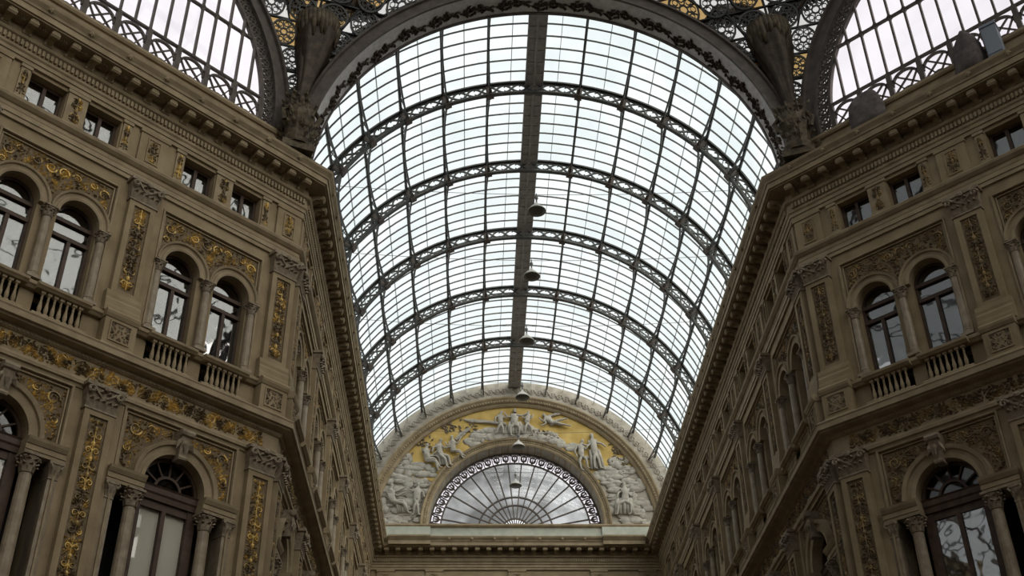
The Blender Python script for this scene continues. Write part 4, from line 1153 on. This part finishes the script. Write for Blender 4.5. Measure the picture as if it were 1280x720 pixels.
# ------------------------------------------------------------------ cloth and box left on the right cornice
Wr = ROOTS['wall_right_corner'].matrix_world
def heap(label, s, w_, h_, seed, p=.25):
    q = random.Random(seed); m = M(); n, k = 18, 8
    vs = []; fs = []
    for j in range(k + 1):
        t = j / k
        for i in range(n):
            a = 2 * pi * i / n
            rr = cos(t * pi / 2) ** .45 * (1 + .14 * sin(3 * a + seed) + q.uniform(-.06, .06))
            vs.append((w_ * rr * cos(a), .22 * rr * sin(a), h_ * sin(t * pi / 2) * (1 + .12 * sin(2 * a + seed))))
    for j in range(k): fs += [(j * n + i, j * n + (i + 1) % n, (j + 1) * n + (i + 1) % n, (j + 1) * n + i) for i in range(n)]
    m.add(vs, fs + [tuple(range(n))[::-1]])
    return root('cloth_heap', label, 'cloth', 'dark cloth heaps on the right cornice', mtx=Wr @ T((s, -p, 23.33)), mesh=mk(m, 'cloth_heap', 'net', True))
heap('low dark cloth heap on the right cornice, nearer the bronze statue', 2.95, .52, 1.12, 2, .52)
heap('taller dark cloth heap on the right cornice, beside the grey box', 6.02, .42, 1.32, 5, .52)
bx = root('storage_box', 'grey plastic box on the right cornice beside the cloth heap', 'box', mtx=Wr @ T((6.68, -.5, 23.33)) @ RZ(4))
obj('body', mk(M().box(-.19, .19, -.2, .2, 0, 1.05).box(-.17, .17, -.22, -.2, .1, .95), 'body', 'plastic'), bx)
obj('lid', mk(M().box(-.21, .21, -.23, .22, 1.05, 1.13), 'lid', 'plastic'), bx)

# ------------------------------------------------------------------ floor and the far sides of the crossing (behind the camera)
fl = root('floor', 'marble paving of the arcade', 'floor', kind='structure', mesh=mk(M().box(-40, 40, -40, YE + 2, -.2, 0), 'floor', 'paving'))
CY = Y0 - 13.74 / sqrt(2) - 7.0                 # centre of the octagon
bk = root('wall_back', 'plain far sides of the crossing behind the viewer', 'wall', kind='structure')
plain = mk(M().box(-7, 7, 0, .8, 0, 23.3).mould(-7, 7, [(0, 22.5), (.3, 22.6), (.7, 22.9), (.8, 23.3), (0, 23.3)]), 'side_panel', 'stone')
for sx in (-1, 1):
    for sy in (-1,):
        c = Vector((sx * (7 + 4.85), CY + sy * (7 + 4.85), 0))
        obj('side_panel', plain, bk, mtx=T(c) @ RZ(135 if sx < 0 else -135))
    a = M().box(min(sx * 16.7, sx * 40), max(sx * 16.7, sx * 40), CY - 7.8, CY - 7, 0, 23.3).box(min(sx * 16.7, sx * 40), max(sx * 16.7, sx * 40), CY + 7, CY + 7.8, 0, 23.3).box(min(sx * 39, sx * 40), max(sx * 39, sx * 40), CY - 7, CY + 7, 0, 30)
    obj('arm_wall', mk(a, 'arm_wall', 'stone'), bk)
    obj('arm_wall', mk(M().box(min(sx * 7, sx * 7.8), max(sx * 7, sx * 7.8), CY - 40, CY - 16.7, 0, 23.3), 'arm_wall', 'stone'), bk)
obj('arm_wall', mk(M().box(-7, 7, CY - 40, CY - 39, 0, 30), 'arm_wall', 'stone'), bk)
# remaining stretch of the two corner facades, beyond the frame
for wn, sx in (('wall_left_corner', -1), ('wall_right_corner', 1)):
    a, b = sorted((sx * FAR, sx * 13.74))
    obj('plain_wall', mk(M().box(a, b, 0, .8, 0, 23.3), 'plain_wall', 'stone'), ROOTS[wn])

# glazed dome over the crossing and the roofs of the other arms, all outside the frame
dm = root('ceiling_dome', 'glazed iron dome over the crossing', 'dome', kind='structure', mtx=T((0, CY, 30.9)))
DRD, DHT = 16.9, 13.0
dp = [(DRD * cos(t * pi / 2 / 10) + .01, DHT * sin(t * pi / 2 / 10)) for t in range(11)]
obj('dome_glass', mk(M().lathe(0, 0, dp, 32), 'dome_glass', 'dglass'), dm)
RIB = mk(M().tube([(r, 0, z) for r, z in dp], .16, 6), 'dome_rib', 'iron2')
for i in range(24): obj('dome_rib', RIB, dm, mtx=RZ(15 * i))
for r, z in dp[1:9:1]:
    obj('dome_hoop', mk(M().tube([(r * cos(2 * pi * i / 48), r * sin(2 * pi * i / 48), z) for i in range(49)], .09, 5), 'dome_hoop', 'iron2'), dm)
def arm_roof(mtx, L):
    m = M(); n = 16
    vs = [(8.2 * cos(pi * i / n), y, 8.2 * sin(pi * i / n)) for y in (0, L) for i in range(n + 1)]
    m.add(vs, [(i, i + 1, n + 2 + i, n + 1 + i) for i in range(n)])
    o = obj('arm_vault', mk(m, 'arm_vault', 'dglass'), dm, mtx=dm.matrix_world.inverted() @ mtx)
    rb = mk(M().arc(0, 0, [(7.7, -.12), (7.7, .12), (8.15, .12), (8.15, -.12)], 0, pi, 32), 'arm_truss', 'iron2')
    k = 0
    while k <= L: obj('arm_truss', rb, o, (0, k, 0)); k += 4.4
    pl_ = mk(M().box(-.1, .1, 0, L, 7.9, 8.1), 'arm_purlin', 'iron2')
    for k in range(-7, 8): obj('arm_purlin', pl_, o, mtx=RY(k * DA))
arm_roof(T((16.7, CY, VZ)) @ RZ(-90), 23); arm_roof(T((-16.7, CY, VZ)) @ RZ(90), 23); arm_roof(T((0, CY - 16.7, VZ)) @ RZ(180), 23)
for sx in (-1, 1):
    g = obj('rear_lunette', mk(M().slab(arcpts(0, 0, 6.2, 0, pi, 24), 0, .02), 'rear_lunette', 'dglass'), dm, mtx=dm.matrix_world.inverted() @ T((sx * 11.85, CY - 11.85, 24.6)) @ RZ(135 if sx < 0 else -135))
    for k in range(-6, 7):
        h = sqrt(6.2 ** 2 - (k * .9) ** 2)
        obj('rear_mullion', mk(M().box(k * .9 - .05, k * .9 + .05, -.1, .1, 0, h), 'rear_mullion', 'iron2'), g)

# gilding is duller in colour on the nave walls and on the right corner
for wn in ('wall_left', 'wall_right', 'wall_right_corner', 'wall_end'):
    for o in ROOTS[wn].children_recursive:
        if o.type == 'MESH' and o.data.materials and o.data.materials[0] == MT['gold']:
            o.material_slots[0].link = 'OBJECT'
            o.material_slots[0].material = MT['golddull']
